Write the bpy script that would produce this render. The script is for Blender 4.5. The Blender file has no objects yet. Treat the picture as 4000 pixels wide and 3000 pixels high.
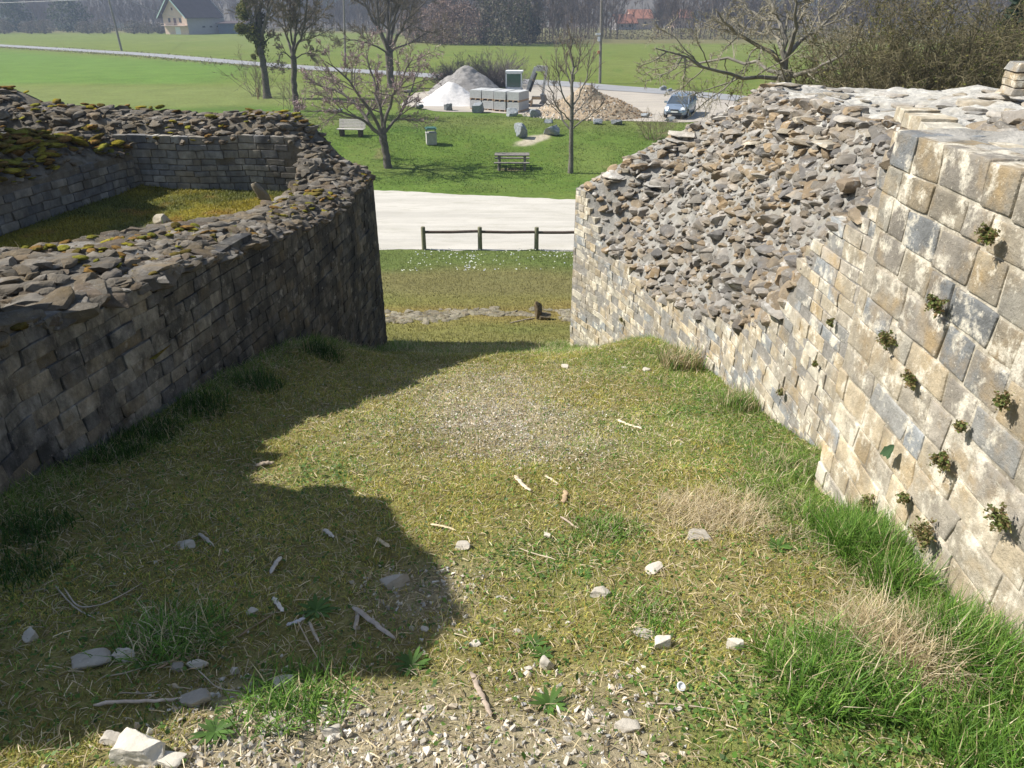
import bpy, bmesh, math, random
import numpy as np
from mathutils import Vector, Matrix
R = math.radians
rng = np.random.default_rng(7)
random.seed(7)
SC = bpy.context.scene
COL = SC.collection

# ---------------------------------------------------------------- camera, world, sun, exposure
F = 2800.0                       # focal length in pixels of the 4000 px wide photograph
PITCH = math.atan(1460.0 / F)    # looking down
cam = bpy.data.cameras.new('camera'); cam.sensor_width = 36.0; cam.lens = F / 4000.0 * 36.0
cam.clip_start = 0.05; cam.clip_end = 6000
camo = bpy.data.objects.new('camera', cam); COL.objects.link(camo)
camo.location = (0, 0, 0); camo.rotation_euler = (math.pi / 2 - PITCH, 0, 0)
SC.camera = camo
SUN_EL, SUN_FRONT = 45.0, 7.0    # sun stands to the left, a little ahead of the camera
w = bpy.data.worlds.new('World'); SC.world = w; w.use_nodes = True
nt = w.node_tree; bg = nt.nodes['Background']
sky = nt.nodes.new('ShaderNodeTexSky'); sky.sky_type = 'NISHITA'; sky.sun_disc = False
sky.sun_elevation = R(SUN_EL); sky.sun_rotation = R(-90 + SUN_FRONT)
sky.air_density = 1.1; sky.dust_density = 1.0
nt.links.new(sky.outputs[0], bg.inputs[0]); bg.inputs[1].default_value = 0.075
sd = bpy.data.lights.new('sun', 'SUN'); sd.energy = 5.0; sd.angle = R(0.55); sd.color = (1.0, 0.965, 0.90)
so = bpy.data.objects.new('sun', sd); COL.objects.link(so)
tosun = Vector((-math.cos(R(SUN_FRONT)) * math.cos(R(SUN_EL)), math.sin(R(SUN_FRONT)) * math.cos(R(SUN_EL)), math.sin(R(SUN_EL))))
so.rotation_euler = tosun.to_track_quat('Z', 'Y').to_euler(); so.location = (-20, 5, 30)
SC.view_settings.view_transform = 'Standard'; SC.view_settings.look = 'None'
SC.view_settings.exposure = 0.70; SC.view_settings.gamma = 1.0

# ---------------------------------------------------------------- helpers
def ray(sx, sy):
    c, s = math.cos(PITCH), math.sin(PITCH)
    u = -(sy - 1500.0) / F
    return np.array([(sx - 2000.0) / F, c + u * s, -s + u * c])

def _hash(ix, iy, iz, seed):
    h = (ix * 374761393 + iy * 668265263 + iz * 2147483647 + seed * 1274126177) & 0xFFFFFFFF
    h = ((h ^ (h >> 13)) * 1274126177) & 0xFFFFFFFF
    h = ((h ^ (h >> 16)) * 2246822519) & 0xFFFFFFFF
    return ((h ^ (h >> 15)) & 0xFFFFFF) / float(0xFFFFFF)

def noise(p, scale=1.0, seed=0, octv=1):
    """value noise in -1..1 for an (n,2) or (n,3) array"""
    p = np.asarray(p, float)
    if p.shape[1] == 2: p = np.c_[p, np.zeros(len(p))]
    out = np.zeros(len(p)); amp = 1.0; tot = 0
    for o in range(octv):
        q = p * scale * (2 ** o) + 13.7 * o
        i = np.floor(q).astype(np.int64); f = q - i; f = f * f * (3 - 2 * f)
        v = 0
        for dx in (0, 1):
            for dy in (0, 1):
                for dz in (0, 1):
                    wgt = (f[:, 0] if dx else 1 - f[:, 0]) * (f[:, 1] if dy else 1 - f[:, 1]) * (f[:, 2] if dz else 1 - f[:, 2])
                    v = v + wgt * _hash(i[:, 0] + dx, i[:, 1] + dy, i[:, 2] + dz, seed + o)
        out += amp * (v * 2 - 1); tot += amp; amp *= 0.5
    return out / tot

def sstep(a, b, x):
    t = np.clip((x - a) / (b - a), 0, 1); return t * t * (3 - 2 * t)

# terrain profile along the view axis (the passage falls away, then lawn, track, bank, car park, fields)
_py = [-30, -4, 0, 2, 8.0, 9.2, 11, 13, 15.8, 19, 22, 25.5, 37, 42.5, 46, 50, 53.5, 60, 5000]
_pz = [-.9, -1.3, -1.6, -2.12, -3.84, -4.36, -5.02, -5.75, -6.35, -6.95, -7.4, -7.88, -7.95, -7.92, -7.62, -7.12, -6.92, -6.9, -6.9]
_gy = np.arange(-30, 80, .1); _gz = np.interp(_gy, _py, _pz)
_gs = np.convolve(np.pad(_gz, 6, mode='edge'), np.ones(13) / 13, 'valid')
def G(x, y):
    x = np.asarray(x, float); y = np.asarray(y, float)
    z = np.interp(y, _gy, _gs)
    z = z + .36 * np.exp(-((x + 2.5) / .75) ** 2 - ((y - 7.2) / 1.6) ** 2) + .10 * np.exp(-((x + 3) / .8) ** 2 - ((y - 5.4) / 1.) ** 2)
    z = z + .27 * np.exp(-((x - 1.75) / .8) ** 2 - ((y - 8.2) / 1.1) ** 2)
    p = np.c_[np.ravel(x), np.ravel(y)]
    far = sstep(9, 20, p[:, 1])
    n = noise(p, .9, 3, 3) * .05 * (1 - far) + noise(p, .12, 5, 2) * .16 * far * sstep(120, 60, p[:, 1]) * (1 - sstep(24, 26, p[:, 1]) * sstep(39, 37, p[:, 1]))
    bank = np.exp(-((p[:, 1] - 48) / 4.5) ** 2) * noise(p, .07, 9) * .35
    return z + (n + bank).reshape(z.shape)

def g1(x, y): return float(G(np.array([x]), np.array([y]))[0])

def hit(sx, sy, dz=0.0):
    """ground point under a point of the photograph"""
    d = ray(sx, sy); T = np.geomspace(.5, 900, 1500)
    for _ in range(3):
        P = d[None] * T[:, None]; b = P[:, 2] <= G(P[:, 0], P[:, 1]) + dz
        i = int(np.argmax(b)) if b.any() else len(T) - 1; i = max(i, 1); T = np.linspace(T[i - 1], T[i], 12)
    p = d * T[-1]
    return (float(p[0]), float(p[1]), float(p[2]))

class MB:
    """collects geometry (with a colour per vertex) and links it as one mesh object"""
    def __init__(self): self.v = []; self.c = []; self.f = []; self.n = 0
    def add(self, V, Fc, col=(.5, .5, .5)):
        V = np.asarray(V, float).reshape(-1, 3); Fc = np.asarray(Fc, np.int64)
        col = np.asarray(col, float)
        if col.ndim == 1: col = np.broadcast_to(col, (len(V), 3))
        self.v.append(V); self.c.append(col); self.f.append(Fc + self.n); self.n += len(V)
        return self
    def inst(self, P, Fc, M, T, col):
        """P (n,3) prototype, M (k,3,3), T (k,3), col (k,3)"""
        k = len(T); n = len(P)
        V = np.einsum('kij,nj->kni', M, P) + T[:, None, :]
        Fk = (Fc[None] + (np.arange(k) * n)[:, None, None]).reshape(-1, Fc.shape[1])
        return self.add(V.reshape(-1, 3), Fk, np.repeat(col, n, 0))
    def box(self, c, s, rot=None, col=(.5, .5, .5), taper=1.0):
        V = np.array([[x, y, z] for z in (-.5, .5) for x, y in ((-.5, -.5), (.5, -.5), (.5, .5), (-.5, .5))])
        V[4:, :2] *= taper
        V = V * np.array(s)
        if rot is not None: V = V @ np.array(Matrix.Rotation(rot[0], 3, 'X').to_3x3() if len(rot) == 1 else (Matrix.Rotation(rot[2], 3, 'Z') @ Matrix.Rotation(rot[1], 3, 'Y') @ Matrix.Rotation(rot[0], 3, 'X'))).T
        return self.add(V + np.array(c), [[0, 3, 2, 1], [4, 5, 6, 7], [0, 1, 5, 4], [1, 2, 6, 5], [2, 3, 7, 6], [3, 0, 4, 7]], col)
    def prism(self, prof, a, b, axis='x', col=(.5, .5, .5)):
        """polygon profile extruded from a to b along an axis; profile in the two other axes"""
        n = len(prof); V = []
        for q in (a, b):
            for u, v in prof:
                V.append({'x': (q, u, v), 'y': (u, q, v), 'z': (u, v, q)}[axis])
        side = [[i, (i + 1) % n, n + (i + 1) % n, n + i] for i in range(n)]
        self.add(V, side, col)
        base = self.n - 2 * n
        cen = np.array(V[:n]).mean(0), np.array(V[n:]).mean(0)
        self.add([cen[0], cen[1]], np.zeros((0, 3), int), col); ci = self.n - 2
        t = [[base + (i + 1) % n, base + i, ci] for i in range(n)] + [[base + n + i, base + n + (i + 1) % n, ci + 1] for i in range(n)]
        self.f.append(np.array(t)); return self
    def tube(self, pts, rad, k=8, col=(.5, .5, .5), caps=True):
        P = np.asarray(pts, float)[None]; r = np.broadcast_to(np.asarray(rad, float), (P.shape[1],))[None]
        V, Fq = tubes(P, r, k); self.add(V, Fq, col)
        if caps:
            b = self.n - len(V); n = P.shape[1]
            self.add([P[0, 0], P[0, -1]], np.zeros((0, 3), int), col); ci = self.n - 2
            self.f.append(np.array([[b + (i + 1) % k, b + i, ci] for i in range(k)] + [[b + (n - 1) * k + i, b + (n - 1) * k + (i + 1) % k, ci + 1] for i in range(k)]))
        return self
    def build(self, name, mat, parent=None, loc=None, smooth=False, rotz=0, sharp=None):
        me = bpy.data.meshes.new(name)
        V = np.concatenate(self.v).astype(np.float32); C = np.concatenate(self.c)
        fs = [f for f in self.f if len(f)]
        me.vertices.add(len(V)); me.vertices.foreach_set('co', V.ravel())
        tot = np.concatenate([np.full(len(f), f.shape[1]) for f in fs]); idx = np.concatenate([f.ravel() for f in fs])
        me.loops.add(len(idx)); me.loops.foreach_set('vertex_index', idx.astype(np.int32))
        me.polygons.add(len(tot)); st = np.r_[0, np.cumsum(tot)[:-1]]
        me.polygons.foreach_set('loop_start', st.astype(np.int32)); me.polygons.foreach_set('loop_total', tot.astype(np.int32))
        if not smooth and not sharp and len(V) < 9000: sharp = 35
        me.polygons.foreach_set('use_smooth', np.full(len(tot), bool(smooth)))
        me.update(calc_edges=True)
        a = me.color_attributes.new('Col', 'FLOAT_COLOR', 'POINT')
        a.data.foreach_set('color', np.c_[C, np.ones(len(C))].astype(np.float32).ravel())
        if sharp: me.polygons.foreach_set('use_smooth', np.ones(len(tot), bool)); me.set_sharp_from_angle(angle=R(sharp))
        me.materials.append(mat)
        o = bpy.data.objects.new(name, me); COL.objects.link(o)
        if parent: o.parent = parent
        if loc is not None: o.location = loc
        if rotz: o.rotation_euler.z = rotz
        return o

def tubes(P, r, k):
    """P (N,n,3) polylines, r (N,n) radii"""
    N, n, _ = P.shape
    T = np.gradient(P, axis=1); T /= np.linalg.norm(T, axis=2, keepdims=True) + 1e-9
    m = T.mean(1); ref = np.where(np.abs(m[:, 2:3]) > .8 * np.linalg.norm(m, axis=1, keepdims=True), np.array([[1., 0, 0]]), np.array([[0, 0, 1.]]))[:, None, :]
    A = np.cross(T, np.broadcast_to(ref, T.shape)); A /= np.linalg.norm(A, axis=2, keepdims=True) + 1e-9
    B = np.cross(T, A)
    th = np.arange(k) * 2 * np.pi / k
    V = P[:, :, None] + r[:, :, None, None] * (A[:, :, None] * np.cos(th)[:, None] + B[:, :, None] * np.sin(th)[:, None])
    idx = np.arange(N * n * k).reshape(N, n, k)
    a = idx[:, :-1, :]; b = np.roll(a, -1, 2); c = idx[:, 1:, :]; d = np.roll(c, -1, 2)
    return V.reshape(-1, 3), np.stack([a, c, d, b], -1).reshape(-1, 4)

def thing(name, label, cat, loc=(0, 0, 0), rotz=0, group=None):
    o = bpy.data.objects.new(name, None); COL.objects.link(o); o.empty_display_size = .2
    o.location = loc; o.rotation_euler = (0, 0, rotz); o['label'] = label; o['category'] = cat
    if group: o['group'] = group
    return o
def tag(o, label, cat, group=None, kind=None):
    o['label'] = label; o['category'] = cat
    if group: o['group'] = group
    if kind: o['kind'] = kind
    return o
def struct(o): o['kind'] = 'structure'; return o
def copy_tree(o, parent=None):
    c = o.copy(); COL.objects.link(c); c.parent = parent
    for ch in list(o.children): copy_tree(ch, c)
    return c

def rotm(rx, ry, rz):
    """arrays of Euler angles -> (k,3,3)"""
    cx, sx, cy, sy, cz, sz = np.cos(rx), np.sin(rx), np.cos(ry), np.sin(ry), np.cos(rz), np.sin(rz)
    M = np.empty((len(rx), 3, 3))
    M[:, 0, 0] = cy * cz; M[:, 0, 1] = sx * sy * cz - cx * sz; M[:, 0, 2] = cx * sy * cz + sx * sz
    M[:, 1, 0] = cy * sz; M[:, 1, 1] = sx * sy * sz + cx * cz; M[:, 1, 2] = cx * sy * sz - sx * cz
    M[:, 2, 0] = -sy; M[:, 2, 1] = sx * cy; M[:, 2, 2] = cx * cy
    return M

# ---------------------------------------------------------------- materials
def nodes(name):
    m = bpy.data.materials.new(name); m.use_nodes = True; t = m.node_tree
    return m, t, t.nodes['Principled BSDF']
def N(t, kind, **kw):
    n = t.nodes.new(kind)
    for k, v in kw.items():
        if hasattr(n, k): setattr(n, k, v)
    return n
def noise_n(t, scale, detail=4, rough=.6, vec=None, obj=False):
    n = N(t, 'ShaderNodeTexNoise'); n.inputs['Scale'].default_value = scale; n.inputs['Detail'].default_value = detail; n.inputs['Roughness'].default_value = rough
    if vec is None: vec = N(t, 'ShaderNodeTexCoord').outputs['Object']
    t.links.new(vec, n.inputs['Vector']); return n.outputs['Fac']
def ramp(t, fac, a, b, va=0.0, vb=1.0):
    n = N(t, 'ShaderNodeMapRange'); n.inputs[1].default_value = a; n.inputs[2].default_value = b; n.inputs[3].default_value = va; n.inputs[4].default_value = vb
    t.links.new(fac, n.inputs[0]); return n.outputs[0]
def mix(t, fac, a, b, blend='MIX'):
    n = N(t, 'ShaderNodeMix'); n.data_type = 'RGBA'; n.blend_type = blend
    if isinstance(fac, (int, float)): n.inputs[0].default_value = fac
    else: t.links.new(fac, n.inputs[0])
    for s, v in ((6, a), (7, b)):
        if isinstance(v, tuple): n.inputs[s].default_value = (*v, 1)
        else: t.links.new(v, n.inputs[s])
    return n.outputs[2]
def mul(t, a, b):
    n = N(t, 'ShaderNodeMath'); n.operation = 'MULTIPLY'; t.links.new(a, n.inputs[0])
    if isinstance(b, (int, float)): n.inputs[1].default_value = b
    else: t.links.new(b, n.inputs[1])
    return n.outputs[0]
def bump(t, p, h, strength, dist):
    b = N(t, 'ShaderNodeBump'); b.inputs['Strength'].default_value = strength; b.inputs['Distance'].default_value = dist
    t.links.new(h, b.inputs['Height']); t.links.new(b.outputs[0], p.inputs['Normal'])
def attr(t): a = N(t, 'ShaderNodeAttribute'); a.attribute_name = 'Col'; return a.outputs['Color']

def flat(name, col, rough=.6, var=.15, scale=6, metal=0, spec=.3, bmp=0):
    m, t, p = nodes(name)
    f = ramp(t, noise_n(t, scale, 5), .3, .7, 1 - var, 1 + var)
    c = mix(t, 1.0, col, (1, 1, 1), 'MULTIPLY')
    mx = N(t, 'ShaderNodeVectorMath'); mx.operation = 'SCALE'; t.links.new(c, mx.inputs[0]); t.links.new(f, mx.inputs['Scale'])
    t.links.new(mx.outputs[0], p.inputs['Base Color']); p.inputs['Roughness'].default_value = rough; p.inputs['Metallic'].default_value = metal
    p.inputs['Specular IOR Level'].default_value = spec
    if bmp: bump(t, p, noise_n(t, scale * 4, 5), .6, bmp)
    return m
def colmat(name, rough=.9, var=.2, scale=8, spec=.2, bmp=0, transl=0, bscale=30):
    """colour from the vertices times fine noise"""
    m, t, p = nodes(name)
    f = ramp(t, noise_n(t, scale, 5), .3, .7, 1 - var, 1 + var)
    mx = N(t, 'ShaderNodeVectorMath'); mx.operation = 'SCALE'; t.links.new(attr(t), mx.inputs[0]); t.links.new(f, mx.inputs['Scale'])
    t.links.new(mx.outputs[0], p.inputs['Base Color']); p.inputs['Roughness'].default_value = rough
    p.inputs['Specular IOR Level'].default_value = spec
    if bmp: bump(t, p, noise_n(t, bscale, 6), .7, bmp)
    if transl:
        tr = N(t, 'ShaderNodeBsdfTranslucent'); t.links.new(mx.outputs[0], tr.inputs[0])
        ms = N(t, 'ShaderNodeMixShader'); ms.inputs[0].default_value = transl
        t.links.new(p.outputs[0], ms.inputs[1]); t.links.new(tr.outputs[0], ms.inputs[2])
        t.links.new(ms.outputs[0], t.nodes['Material Output'].inputs[0])
    return m
def stone(name, lichen=(.62, .58, .5), lich_t=.6, dark=(.035, .035, .035), dark_amt=.0, warm=(.36, .25, .11), warm_amt=.3, bmp=.012, var=.35, dscale=1.3, zdark=False):
    """weathered limestone: per-stone colour, mottling, pale lichen patches, rusty and black staining"""
    m, t, p = nodes(name)
    co = N(t, 'ShaderNodeTexCoord').outputs['Object']
    n1 = noise_n(t, 9, 8, .65, co)
    mx = N(t, 'ShaderNodeVectorMath'); mx.operation = 'SCALE'; t.links.new(attr(t), mx.inputs[0]); t.links.new(ramp(t, n1, .3, .7, 1 - var, 1 + var), mx.inputs['Scale'])
    c = mx.outputs[0]
    c = mix(t, mul(t, ramp(t, noise_n(t, 4.2, 6, .6, co), .5, .68), warm_amt), c, warm)
    if dark_amt:
        mp = N(t, 'ShaderNodeMapping'); mp.inputs['Scale'].default_value = (1, 1, .45); t.links.new(co, mp.inputs[0])
        c = mix(t, mul(t, ramp(t, noise_n(t, dscale, 7, .68, mp.outputs[0]), .40, .60), dark_amt), c, dark)
    c = mix(t, mul(t, ramp(t, noise_n(t, 6.5, 10, .7, co), lich_t, lich_t + .1), .8), c, lichen)
    c = mix(t, mul(t, ramp(t, noise_n(t, 55, 4, .6, co), .64, .70), .5), c, lichen)
    t.links.new(c, p.inputs['Base Color']); p.inputs['Roughness'].default_value = .95; p.inputs['Specular IOR Level'].default_value = .15
    a = N(t, 'ShaderNodeMath'); a.operation = 'ADD'; t.links.new(noise_n(t, 22, 8, .7, co), a.inputs[0]); t.links.new(mul(t, noise_n(t, 90, 4, .7, co), .35), a.inputs[1])
    bump(t, p, a.outputs[0], .8, bmp)
    return m

def ground_mat():
    m, t, p = nodes('ground_cover')
    co = N(t, 'ShaderNodeTexCoord').outputs['Object']
    sep = N(t, 'ShaderNodeSeparateXYZ'); t.links.new(co, sep.inputs[0])
    far = ramp(t, sep.outputs[1], 12, 60)
    fn = noise_n(t, 38, 6, .75, co); fm = noise_n(t, 4.5, 7, .7, co); fl = noise_n(t, .35, 6, .6, co)
    f1 = ramp(t, fn, .32, .68, .55, 1.45); f2 = ramp(t, fm, .3, .7, .72, 1.28); f3 = ramp(t, fl, .3, .7, .86, 1.14)
    f = mul(t, mul(t, f1, f2), f3)
    mx = N(t, 'ShaderNodeVectorMath'); mx.operation = 'SCALE'; t.links.new(attr(t), mx.inputs[0]); t.links.new(f, mx.inputs['Scale'])
    c = mx.outputs[0]
    c = mix(t, mul(t, ramp(t, noise_n(t, 1.3, 8, .72, co), .5, .72), .32), c, (.19, .17, .05))
    t.links.new(c, p.inputs['Base Color']); p.inputs['Roughness'].default_value = 1; p.inputs['Specular IOR Level'].default_value = .05
    bump(t, p, fn, .8, .03)
    return m
# ---------------------------------------------------------------- ground and surfaces
def poly_x(pts, y):   # x along a polyline given as (x, y) with rising y
    a = np.array(pts); return np.interp(y, a[:, 1], a[:, 0])
L_FACE = [(-3.1, 1.2), (-3.02, 2.5), (-2.99, 3.3), (-3.02, 3.9), (-2.75, 5.3), (-2.42, 7.3), (-2.25, 9.0), (-2.1, 11.0)]
R_FACE = [(2.22, 3.6), (2.22, 4.4), (2.17, 6.8), (1.81, 8.66), (1.35, 10.2), (.97, 11.0)]
R_NEAR = [(1.83, .4), (1.83, 1.7), (1.88, 3.67)]

def passage_weights(x, y):
    p = np.c_[x, y]
    n = noise(p, 1.6, 21, 3); n2 = noise(p, .8, 25, 2)
    grav_near = sstep(1.95, 1.35, y + .35 * n) * sstep(1.0, .45, np.abs(x + .25) + .45 * n2)
    grav_mid = np.exp(-((x + .15 + .05 * (y - 5)) / (.9 + .3 * n)) ** 2) * sstep(3.6, 4.9, y + .6 * n) * sstep(8.3, 6.9, y)
    grav_sh = np.exp(-((x + .35) / .25) ** 2 - ((y - 2.35) / .28) ** 2) * .8
    grav = np.clip(grav_near + grav_mid * (.85 + .3 * n2) + grav_sh, 0, 1)
    rx = np.where(y < 3.7, 1.86, poly_x(R_FACE, y)); lx = poly_x(L_FACE, y)
    lush = np.clip(sstep(.7, .12, rx - x + .3 * n) * (.3 + .7 * sstep(4.6, 3.6, y)) + .8 * sstep(.65, .1, x - lx + .2 * n), 0, 1)
    green = np.clip(sstep(-.1, .55, n2 * .8 + .28 * x + .05) , 0, 1)
    dry = np.exp(-((x - .95) / .45) ** 2 - ((y - 3.15) / .35) ** 2) + np.exp(-((x - 1.05) / .5) ** 2 - ((y - 2.3) / .5) ** 2) * .5
    return grav, lush * (1 - grav), green * (1 - grav), np.clip(dry, 0, 1)

def lerp(a, b, k): return a + (np.asarray(b) - a) * k[:, None]
def ground_col(x, y):
    p = np.c_[x, y]; n = len(x)
    g, lush, green, dry = passage_weights(x, y)
    c = np.tile(np.array([.27, .235, .085]), (n, 1))
    c = lerp(c, (.20, .24, .07), green * .8); c = lerp(c, (.07, .11, .025), lush * .8); c = lerp(c, (.30, .245, .13), dry * .7)
    c = lerp(c, (.38, .32, .22), g * .85)
    c = lerp(c, (.20, .145, .10), sstep(.45, .8, noise(p, 3.0, 77, 2)) * .6)
    # slope beyond the exit
    c2 = np.tile(np.array([.21, .20, .065]), (n, 1))
    c2 = lerp(c2, (.15, .18, .05), sstep(-.1, .5, noise(p, .5, 31, 2)) * .7)
    rust = np.exp(-((y - 15.6 + .5 * noise(p, .6, 33)) / 1.3) ** 2); c2 = lerp(c2, (.27, .19, .065), rust * .7)
    c2 = lerp(c2, (.20, .18, .075), sstep(17.0, 18.5, y) * .8); c2 = lerp(c2, (.115, .165, .04), sstep(20.5, 23, y + noise(p, .5, 5) * 1.2) * .8)
    c = lerp(c, (0, 0, 0), sstep(10.6, 12.2, y)) + c2 * sstep(10.6, 12.2, y)[:, None]
    # picnic lawn and bank
    lawn = np.tile(np.array([.108, .168, .032]), (n, 1))
    lawn = lerp(lawn, (.15, .185, .05), sstep(0, .6, noise(p, .22, 41, 3)) * .55); lawn = lerp(lawn, (.05, .125, .018), sstep(.1, .6, noise(p, .16, 43, 3)) * .6)
    bankt = np.exp(-((y - 53.5) / 3) ** 2); lawn = lerp(lawn, (.19, .19, .07), bankt * .5)
    lawn = lerp(lawn, (.24, .19, .10), sstep(.62, .8, noise(p, .5, 47, 2)) * .5)
    k = sstep(30, 32, y)[:, None]; c = c * (1 - k) + lawn * k
    # fields
    fld = np.tile(np.array([.142, .176, .040]), (n, 1)); fld = lerp(fld, (.165, .19, .055), sstep(-.2, .5, noise(p, .05, 51, 3)) * .6)
    fld = lerp(fld, (.075, .15, .02), sstep(.25, .6, noise(p, .9, 53, 2)) * .35)
    yl = 60 + (-x - 8) * .72
    bright = sstep(-30, -38, x + .18 * (y - 100)) * sstep(78, 84, y + noise(p, .1, 3) * 2) * sstep(0, -4, y - (95 + (-x - 10) * .66))
    fld = lerp(fld, (.115, .20, .038), bright * .85)
    dull = sstep(86, 74, y) * sstep(-12, -22, x); fld = lerp(fld, (.175, .205, .07), dull * .7)
    k = sstep(58, 63, y + noise(p, .1, 61) * 1.5)[:, None]; c = c * (1 - k) + fld * k
    woods = sstep(178, 190, y - .0 * x) * sstep(-40, -20, x) + sstep(268, 280, y); c = lerp(c, (.17, .14, .08), np.clip(woods, 0, 1) * .75)
    # bare trodden patch between the two boulders, muddy patch under the table
    d = np.exp(-((x + .0 - PATH[0] - .55 * (y - PATH[1])) / .9) ** 2 - ((y - PATH[1]) / 1.7) ** 2); c = lerp(c, (.42, .37, .27), sstep(.3, .75, d + .18 * noise(p, 1.8, 3, 2)))
    d = np.exp(-((x - TAB[0]) / .9) ** 2 - ((y - TAB[1]) / .5) ** 2); c = lerp(c, (.24, .19, .12), sstep(.3, .8, d + .15 * noise(p, 2, 3)) * .8)
    return c
PATH = hit(2085, 545)[:2]; TAB = hit(1998, 662)[:2]

def grid_mesh(xs, ys, zf, cf):
    X, Y = np.meshgrid(xs, ys); x, y = X.ravel(), Y.ravel()
    nx, ny = len(xs), len(ys); i = np.arange(nx * ny).reshape(ny, nx)
    Fc = np.stack([i[:-1, :-1], i[:-1, 1:], i[1:, 1:], i[1:, :-1]], -1).reshape(-1, 4)
    return np.c_[x, y, zf(x, y)], Fc, cf(x, y)
def growing(a, b, s, k):
    o = [a]
    while o[-1] < b: o.append(o[-1] + s); s *= k
    return o
xs = np.r_[-np.array(growing(18, 900, .5, 1.09))[::-1], np.arange(-17.75, -4.1, .25), np.arange(-4, 3, .06), np.arange(3.1, 17.9, .25), growing(18, 900, .5, 1.09)]
ys = np.r_[np.arange(-4, 12, .06), np.arange(12, 64, .2), growing(64, 1500, .5, 1.06)]
def gz_micro(x, y):
    z = G(x, y); p = np.c_[x, y]; near = 1 - sstep(12, 16, y)
    return z + near * (noise(p, 7, 91, 3) * .018)
mg = MB(); V, Fc, C = grid_mesh(xs, ys, gz_micro, ground_col); mg.add(V, Fc, C)
M_GROUND = ground_mat()
struct(mg.build('ground', M_GROUND, smooth=True))

def sheet(name, mat, x0, x1, yn, yf, dx, ny, off, col, edge=.32, es=1.4):
    """ground sheet between two edge lines given as functions of x, with a wandering edge"""
    xs = np.arange(x0, x1 + dx, dx); P = []; 
    a = yn(xs) + edge * noise(np.c_[xs, xs * 0 + 3], es, 5, 3); b = yf(xs) + edge * noise(np.c_[xs, xs * 0 + 9], es, 6, 3)
    w = np.linspace(0, 1, ny)
    X = np.repeat(xs[None], ny, 0); Y = a[None] + (b - a)[None] * w[:, None]
    z = G(X, Y) + off
    m = MB(); i = np.arange(X.size).reshape(X.shape)
    m.add(np.c_[X.ravel(), Y.ravel(), z.ravel()], np.stack([i[:-1, :-1], i[:-1, 1:], i[1:, 1:], i[1:, :-1]], -1).reshape(-1, 4), col)
    return struct(m.build(name, mat, smooth=True))
def gravel_mat(name, c1, c2, var=.12):
    m, t, p = nodes(name); co = N(t, 'ShaderNodeTexCoord').outputs['Object']
    mp = N(t, 'ShaderNodeMapping'); mp.inputs['Scale'].default_value = (.35, 1.4, 1); t.links.new(co, mp.inputs[0])
    c = mix(t, ramp(t, noise_n(t, .9, 7, .65, mp.outputs[0]), .42, .66), c1, c2)
    c = mix(t, mul(t, ramp(t, noise_n(t, 40, 5, .7, co), .45, .75), .5), c, tuple(v * .62 for v in c1))
    c = mix(t, mul(t, ramp(t, noise_n(t, 2.0, 9, .78, mp.outputs[0]), .54, .70), .5), c, (.22, .21, .12))
    m2 = N(t, 'ShaderNodeMapping'); m2.inputs['Scale'].default_value = (.05, 1.1, 1); t.links.new(co, m2.inputs[0])
    c = mix(t, mul(t, ramp(t, noise_n(t, 1.6, 5, .6, m2.outputs[0]), .50, .62), .45), c, tuple(v * .72 for v in c1))
    t.links.new(c, p.inputs['Base Color']); p.inputs['Roughness'].default_value = .95; p.inputs['Specular IOR Level'].default_value = .1
    bump(t, p, noise_n(t, 30, 6, .7, co), .6, .015); return m
M_TRACK = gravel_mat('pale_gravel', (.56, .525, .46), (.46, .43, .37))
M_PARK = gravel_mat('car_park_gravel', (.47, .42, .35), (.36, .32, .28))
M_ROAD = gravel_mat('old_asphalt', (.32, .32, .325), (.27, .27, .28))
fe = np.array([hit(x, y) for x, y in ((1480, 741), (1700, 755), (2000, 770), (2240, 780))])
ne = np.array([hit(x, y) for x, y in ((1510, 975), (2230, 980))])
fa = np.polyfit(fe[:, 0], fe[:, 1], 1); na = np.polyfit(ne[:, 0], ne[:, 1], 1)
sheet('gravel_track', M_TRACK, -14, 12, lambda x: np.polyval(na, x), lambda x: np.polyval(fa, x), .1, 40, .012, (.6, .55, .45))
# country road and car park
rd = np.array([hit(x, y)[:2] for x, y in ((0, 178), (300, 196), (600, 215), (900, 242), (1200, 265), (1500, 285), (1700, 297))])
rd = np.r_[[rd[0] + (rd[0] - rd[1]) * 1.5], rd, [hit(2150, 325)[:2]], [hit(2500, 352)[:2]], [hit(2900, 385)[:2]], [hit(3400, 430)[:2]]]
def ribbon(name, mat, pts, width, off, n=90, edge=.12):
    pts = np.array(pts); d = np.r_[0, np.cumsum(np.linalg.norm(np.diff(pts, axis=0), axis=1))]
    s = np.linspace(0, d[-1], n); c = np.c_[np.interp(s, d, pts[:, 0]), np.interp(s, d, pts[:, 1])]
    for _ in range(6): c[1:-1] = (c[:-2] + 2 * c[1:-1] + c[2:]) / 4
    t = np.gradient(c, axis=0); t /= np.linalg.norm(t, axis=1, keepdims=True); nn = np.c_[-t[:, 1], t[:, 0]]
    rows = []
    for k in np.linspace(-.5, .5, 7): rows.append(c + nn * (k * width + (edge * noise(c, .4, 7, 2)[:, None] if abs(k) == .5 else 0)))
    Pn = np.array(rows); z = G(Pn[..., 0], Pn[..., 1]) + off; i = np.arange(7 * n).reshape(7, n)
    m = MB(); m.add(np.c_[Pn[..., 0].ravel(), Pn[..., 1].ravel(), z.ravel()], np.stack([i[:-1, :-1], i[:-1, 1:], i[1:, 1:], i[1:, :-1]], -1).reshape(-1, 4))
    return struct(m.build(name, mat, smooth=True)), c
_, RDC = ribbon('country_road', M_ROAD, rd, 4.6, .05)
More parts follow.
